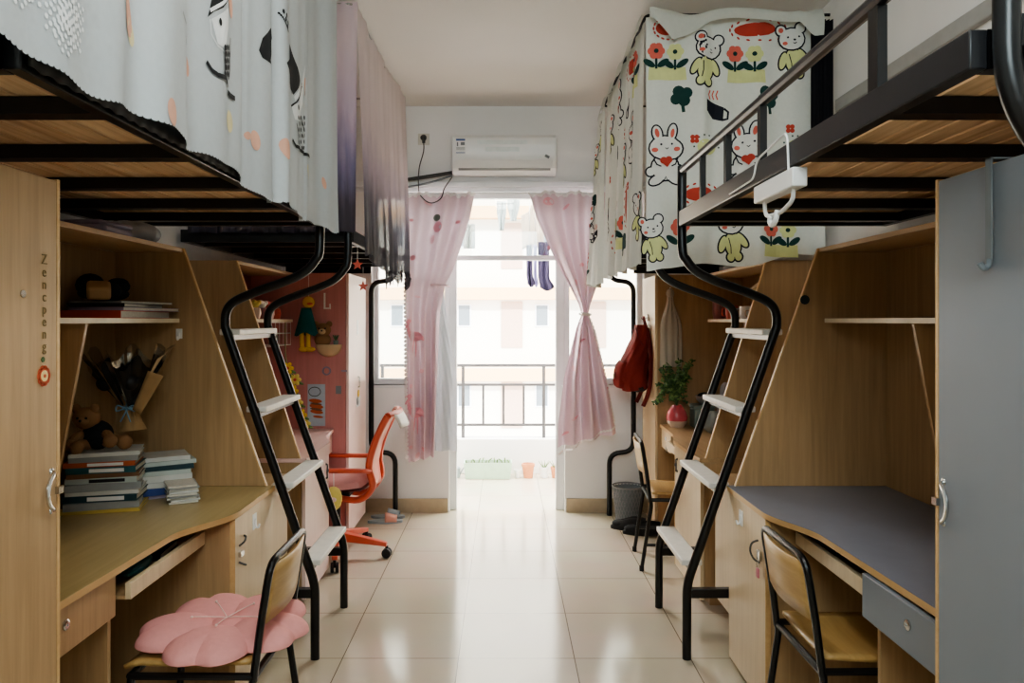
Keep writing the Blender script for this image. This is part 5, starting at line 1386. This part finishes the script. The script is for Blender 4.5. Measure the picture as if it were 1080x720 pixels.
# box-like tin, kettle on desk
g = thing('storage_tin', 'grey green patterned tin behind the rose vase', 'tin', (1.30, 4.93, .752))
MB().box(1.235, 1.37, 4.87, 5.0, .7525, .88).build('body', 'tin', g, bevel=.01); MB().box(1.232, 1.373, 4.867, 5.003, .8805, .905).build('lid', 'tin', g, bevel=.006)
g = thing('steel_bowl', 'round grey bowl resting on the green tin', 'bowl', (1.33, 4.93, .906))
MB().lathe([(0, 0), (.03, 0), (.055, .03), (.062, .055), (.056, .055), (.045, .03), (0, .012)], (1.32, 4.93, .906), 20).build('body', 'netcan', g); MB().ell((1.32, 4.93, .958), (.05, .05, .025)).build('contents', 'dkcloth', g)
g = thing('towel', 'white crumpled towel on the beech desk by the ladder', 'towel', (1.30, 4.66, .752))
def tw(u, v):
    a_ = 2*PI*u; ph = PI*v; r = math.sin(ph)*(1+.15*math.sin(4*a_)+.1*math.sin(7*a_+2))
    return Vector((1.30 + .06*r*math.cos(a_), 4.66 + .07*r*math.sin(a_), .7525 + .07*(1-math.cos(ph))*(1+.1*math.sin(3*a_)*math.sin(ph))))
MB().grid(tw, 40, 14).build('cloth', 'laundry_w', g)
# shelf items
zsf = 1.4645
def cup(x, y, r, h, m_, lab, handle=True, nm='cup', z0=zsf):
    g = thing(nm, lab, nm, (x, y, z0))
    MB().lathe([(0, 0), (r*.85, 0), (r, h*.3), (r, h), (r*.9, h), (r*.88, h*.3), (0, h*.12)], (x, y, z0), 18).build('body', m_, g)
    if handle: MB().tube(smooth([(x-r*.95, y, z0+h*.8), (x-r*1.5, y, z0+h*.75), (x-r*1.5, y, z0+h*.3), (x-r*.95, y, z0+h*.22)], 4), .004, 6).build('handle', m_, g)
    else: MB().lathe([(0, h), (r*.96, h+.0005), (r*.96, h+.015), (0, h+.018)], (x, y, z0), 18).build('lid', 'tin', g)
    return g
cup(1.41, 4.92, .042, .12, 'jar', 'dusky rose canister at the far end of the right shelf', False, 'canister')
cup(1.42, 4.68, .038, .085, 'cup_red', 'coral red cup on the far right bookcase shelf')
cup(1.43, 4.42, .042, .075, 'white', 'white cup on the far right shelf beside the coral cup')
cup(1.44, 4.28, .04, .06, 'vase_w', 'cream bowl on the right shelf nearest the ladder', True)
g = thing('paper_carton', 'open kraft carton tilted above the cups on right bookcase', 'box', (1.47, 4.36, 1.55))
MB().obox((1.50, 4.28, 1.60), (.10, .12, .10), Rx(.0) @ Rz(.3)).build('body', 'kraft', g); MB().obox((1.44, 4.255, 1.66), (.07, .10, .003), Ry(-.6) @ Rz(.3)).build('flap', 'white_dirty', g)
MB().box(1.46, 1.55, 4.22, 4.34, zsf, 1.549).build('inner_stack', 'kraft', g)
# lower cluster between shelf and desk
for i, (x, y, z_, m_, nm, lab) in enumerate(((1.44, 4.78, .7525, 'b_grey', 'basket', 'grey cloth basket stacked at the back of the beech desk'), (1.50, 4.55, .7525, 'kraft', 'basket', 'kraft coloured basket at the back of the beech desk'))):
    g = thing('desk_basket', lab, nm, (x, y, z_))
    MB().lathe([(0, 0), (.07, 0), (.085, .16), (.08, .16), (.066, .01), (0, .01)], (x, y, z_), 18).build('body', m_, g)
    MB().ell((x, y, z_+.17), (.07, .07, .05)).ell((x+.02, y-.03, z_+.21), (.04, .04, .05)).ell((x-.03, y, z_+.25), (.035, .035, .06)).build('contents', 'bagstuff' if i == 0 else 'dkcloth', g)
# bin
bx_, by_ = .895, 5.43
g = thing('waste_bin', 'grey metal mesh waste bin by the far right wall', 'bin', (bx_, by_, 0))
mbn = MB(); NB = 26
for k in range(NB):
    for sg in (-1, 1):
        mbn.tube([(bx_ + (.085+.027*t)*math.cos(2*PI*k/NB + sg*t*.9), by_ + (.085+.027*t)*math.sin(2*PI*k/NB + sg*t*.9), .02+.235*t) for t in [i/8 for i in range(9)]], .0026, 4)
mbn.build('mesh_wall', 'netcan', g)
MB().lathe([(0, .0), (.09, .0), (.092, .02), (.086, .022), (0, .012)], (bx_, by_, 0), 24).build('base', 'netcan', g)
MB().tube([(bx_+.113*math.cos(a_), by_+.113*math.sin(a_), .258) for a_ in [2*PI*i/30 for i in range(30)]], .006, 6, closed=True).build('rim', 'netcan', g)
MB().lathe([(0, .023), (.084, .023), (.108, .248), (.106, .248), (.08, .026), (0, .026)], (bx_, by_, 0), 24).build('liner', 'lbl_grey', g)
# shoes
def shoe(x, y, rz, sole, upper, lab, nm, cat, grp, strap=None):
    g = thing(nm, lab, cat, (x, y, 0), grp)
    R = Rz(rz); c0 = Vector((x, y, 0))
    out = []
    for i in range(24):
        a_ = 2*PI*i/24; w = .042*(1+.15*math.cos(a_)); out.append(((.125*math.cos(a_)), w*math.sin(a_)))
    mb = MB(); n = 24
    vs = [c0 + R @ Vector((p[0], p[1], z_)) for z_ in (0, .018) for p in out]
    mb.add(vs, [tuple(range(n-1, -1, -1)), tuple(range(n, 2*n))] + [(i, (i+1) % n, n+(i+1) % n, n+i) for i in range(n)]); mb.build('sole', sole, g)
    if strap:
        def vamp(u, v):
            a_ = PI*u; xx = .0 + .085*v; w = .046
            return c0 + R @ Vector((xx, w*math.cos(a_)*(1-.1*v), .012 + (.058-.022*v)*math.sin(a_)))
        MB().grid(vamp, 16, 6).build('strap', strap, g, solid=.006)
    else:
        def up(u, v):
            a_ = 2*PI*u; k = 1 - .45*v; hh = .075 - .03*sst((math.cos(a_)+.2)/1.2)
            return c0 + R @ Vector((.122*math.cos(a_)*(1-.2*v) - .03*v, .042*math.sin(a_)*k, .017 + hh*v))
        MB().grid(up, 28, 6).build('upper', upper, g, solid=.004)
        MB().ell(c0 + R @ Vector((.06, 0, .035)), (.055, .034, .028), R).build('toe', upper, g)
    return g
shoe(.86, 5.22, 2.7, 'blackmat', 'blackmat', 'black shoe on the floor, nearer the doorway of the pair', 'shoe', 'shoe', 'black shoes by the bin')
shoe(.93, 5.10, 2.9, 'blackmat', 'blackmat', 'black shoe on the floor, nearer the wardrobe of the pair', 'shoe', 'shoe', 'black shoes by the bin')
shoe(-.86, 5.40, .1, 'slip', None, 'grey slipper with coral strap, front one of the pair by left wall', 'slipper', 'slipper', 'slippers by the left wall', 'slip2')
shoe(-.86, 5.53, .0, 'slip', None, 'grey slipper with grey strap, rear one of the pair by left wall', 'slipper', 'slipper', 'slippers by the left wall', 'slip')

# ================================================================== BALCONY ITEMS
def bpos(px, Y): return (px-CX)*Y/F
g = thing('planter_box', 'pale green rectangular planter on the balcony floor', 'planter', (-.16, 6.95, 0))
x0_, x1_ = bpos(489, 6.9), bpos(540, 6.9)
vs = []
for z_, e in ((0, .018), (.15, 0), (.15, .012), (.11, .014)):
    vs += [(x0_+e, 6.86+e, z_), (x1_-e, 6.86+e, z_), (x1_-e, 7.04-e, z_), (x0_+e, 7.04-e, z_)]
fs = [(3, 2, 1, 0)]
for k in range(3):
    for i in range(4): fs.append((k*4+i, k*4+(i+1) % 4, k*4+4+(i+1) % 4, k*4+4+i))
fs.append((12, 13, 14, 15))
MB().add(vs, fs).build('trough', 'planter', g)
MB().box(x0_+.015, x1_-.015, 6.876, 7.024, .112, .125).build('soil', 'soil', g)
random.seed(4)
for i in range(12):
    q = Vector((x0_+.03 + (x1_-x0_-.06)*i/11, random.uniform(6.89, 7.0), .125))
    MB().tube(smooth([q, q + Vector((random.uniform(-.01, .01), 0, .03)), q + Vector((random.uniform(-.03, .03), random.uniform(-.02, .02), random.uniform(.04, .07)))], 3), [.006]*6+[.001], 5).build('sprout', 'leaf', g)
def pot(px, r, h, m_, lab, plant=False):
    x = bpos(px, 6.95); g = thing('flower_pot', lab, 'pot', (x, 6.95, 0), 'pots on the balcony floor')
    MB().lathe([(0, 0), (r*.72, 0), (r*.95, h*.8), (r*1.05, h*.8), (r*1.05, h), (r*.9, h), (r*.8, h*.8), (0, h*.78)], (x, 6.95, 0), 20).build('body', m_, g)
    MB().lathe([(0, h*.79), (r*.8, h*.82), (0, h*.86)], (x, 6.95, 0), 16).build('soil', 'soil', g)
    if plant:
        p = MB()
        for k in range(9):
            d_ = Vector((math.cos(k*.7), math.sin(k*.7), 1.3)).normalized(); p.tube([(x, 6.95, h*.8), Vector((x, 6.95, h*.8)) + d_*h*.9], [.006, .001], 5)
        p.build('leaves', 'leaf', g)
pot(546, .036, .075, 'white', 'small white pot between planter and terracotta pot')
pot(557, .058, .13, 'terra', 'terracotta pot on the balcony floor')
pot(574, .045, .10, 'white', 'white pot right of the terracotta pot on the balcony', True)
pot(585.5, .042, .10, 'terra', 'brown pot at the right end of the balcony row', True)
g = thing('watering_can', 'grey little can left of the pale green planter', 'can', (bpos(481, 6.95), 6.95, 0))
xx = bpos(481, 6.95)
MB().lathe([(0, 0), (.04, 0), (.04, .09), (.03, .10), (0, .10)], (xx, 6.95, 0), 16).build('body', 'slip', g); MB().tube([(xx+.035, 6.95, .03), (xx+.075, 6.93, .10)], [.009, .006], 8).build('spout', 'slip', g)
tag(MB().tube([(-1.685, 6.5, 2.56), (1.655, 6.5, 2.56)], .012, 8).build('clothes_rail', 'steel'), 'steel clothes rail across the balcony above the laundry', 'rail')
def hang(px0, px1, py0, py1, Y, m_, nm, lab, cat, shape='plain', rail=True):
    a, b = at(px0, py0, Y), at(px1, py1, Y)
    g = thing(nm, lab, cat, ((a.x+b.x)/2, Y, b.z))
    def fn(u, v):
        x = a.x + (b.x-a.x)*u; z_ = a.z + (b.z-a.z)*v
        if shape == 'shirt':
            w = .35 + .65*sst(v*3.5); x = (a.x+b.x)/2 + (x-(a.x+b.x)/2)*w*(1-.15*v); z_ += .02*math.sin(u*PI)*(v)
            z_ -= .10*(1-sst(v*3)) * (abs(u-.5)*2)
        elif shape == 'brief':
            w = 1-.55*sst((v-.3)/.7); x = (a.x+b.x)/2 + (x-(a.x+b.x)/2)*w
        elif shape == 'sock':
            x += (b.x-a.x)*.25*sst((v-.75)/.25)
            w = .9 + .25*sst((v-.8)/.2); x = (a.x+b.x)/2 + (x-(a.x+b.x)/2)*w
            z_ -= .03*math.sin(PI*u)*sst((v-.7)/.3)
        return Vector((x, Y + .012*math.sin(u*14+v*2), z_))
    MB().grid(fn, 20, 16).build('cloth', m_, g, solid=.004)
    MB().tube([((a.x+b.x)/2, Y, a.z-.01), ((a.x+b.x)/2, Y, 2.548)], .003, 5).build('hanger', 'steel', g)
    return g
hang(549, 575, 212, 263, 6.5, 'laundry_c', 'hanging_shirt', 'cream shirt hanging on the balcony rail', 'shirt', 'shirt')
hang(524, 534, 212, 243, 6.5, 'laundry_w', 'hanging_undershirt', 'white undershirt hanging on the balcony, left of its neighbour', 'shirt', 'brief')
hang(535, 548, 209, 233, 6.5, 'laundry_w', 'hanging_shorts', 'white shorts hanging beside the cream shirt', 'shorts', 'brief')
hang(555, 562, 258, 299, 6.42, 'laundry_d', 'hanging_sock', 'dark violet sock hanging left of the lilac one', 'sock', 'sock')
hang(562.5, 566.5, 258, 299, 6.45, 'laundry_l', 'hanging_sock', 'lilac sock hanging between the dark ones', 'sock', 'sock')
hang(567, 580, 255, 303, 6.42, 'laundry_d', 'hanging_leggings', 'dark violet leggings hanging at the right of the laundry', 'leggings', 'sock')
hang(489, 501, 236, 262, 6.5, 'laundry_g', 'hanging_towel', 'small grey towel hanging behind the left pink curtain', 'towel', 'plain')

# ================================================================== LIGHT, CAMERA, WORLD
w = bpy.data.worlds.new('overcast sky'); scene.world = w; w.use_nodes = True
bg = w.node_tree.nodes['Background']; bg.inputs['Color'].default_value = (.93, .97, 1.0, 1); bg.inputs['Strength'].default_value = 4.0
def area(name, loc, rot, sx, sy, power, colr):
    L = bpy.data.lights.new(name, 'AREA'); L.shape = 'RECTANGLE'; L.size = sx; L.size_y = sy; L.energy = power; L.color = colr
    o = bpy.data.objects.new(name, L); col.objects.link(o); o.location = loc; o.rotation_euler = rot; return o
sun = bpy.data.lights.new('sun', 'SUN'); sun.energy = 7.0; sun.angle = .05; sun.color = (1, .96, .9)
so_ = bpy.data.objects.new('sun', sun); col.objects.link(so_); so_.rotation_euler = (math.radians(52), 0, math.radians(12))
# daylight pouring in over the balcony
area('balcony daylight', (0, 6.95, 2.98), (math.radians(-52), 0, 0), 2.9, .5, 210, (1, .98, .95))
# fill added high behind the camera, plus an added, unseen ceiling fill
area('high rear fill', (0, YF+.05, 2.6), (math.radians(84), 0, 0), 1.1, .7, 25, (.80, .96, 1.0))
area('ceiling fill', (0, 1.4, 3.06), (0, 0, 0),  .25, 1.2, 8, (1, .97, .92))
pt = bpy.data.lights.new('opening portal', 'AREA'); pt.shape = 'RECTANGLE'; pt.size = 3.3; pt.size_y = 2.7; pt.cycles.is_portal = True
po = bpy.data.objects.new('opening portal', pt); col.objects.link(po); po.location = (0, 7.34, 1.7); po.rotation_euler = (math.radians(-90), 0, 0)

cam = bpy.data.cameras.new('camera'); co = bpy.data.objects.new('camera', cam); col.objects.link(co)
co.location = (0, 0, H); co.rotation_euler = (math.radians(90), 0, 0)
cam.sensor_width = 36; cam.lens = F/1080*36; cam.shift_x = (540-CX)/1080; cam.shift_y = -(360-CY)/1080
cam.clip_start = .05
scene.camera = co
scene.view_settings.view_transform = 'AgX'
scene.view_settings.look = 'AgX - Medium High Contrast'
scene.view_settings.exposure = 0.95
scene.cycles.max_bounces = 10; scene.cycles.diffuse_bounces = 6; scene.cycles.transparent_max_bounces = 12
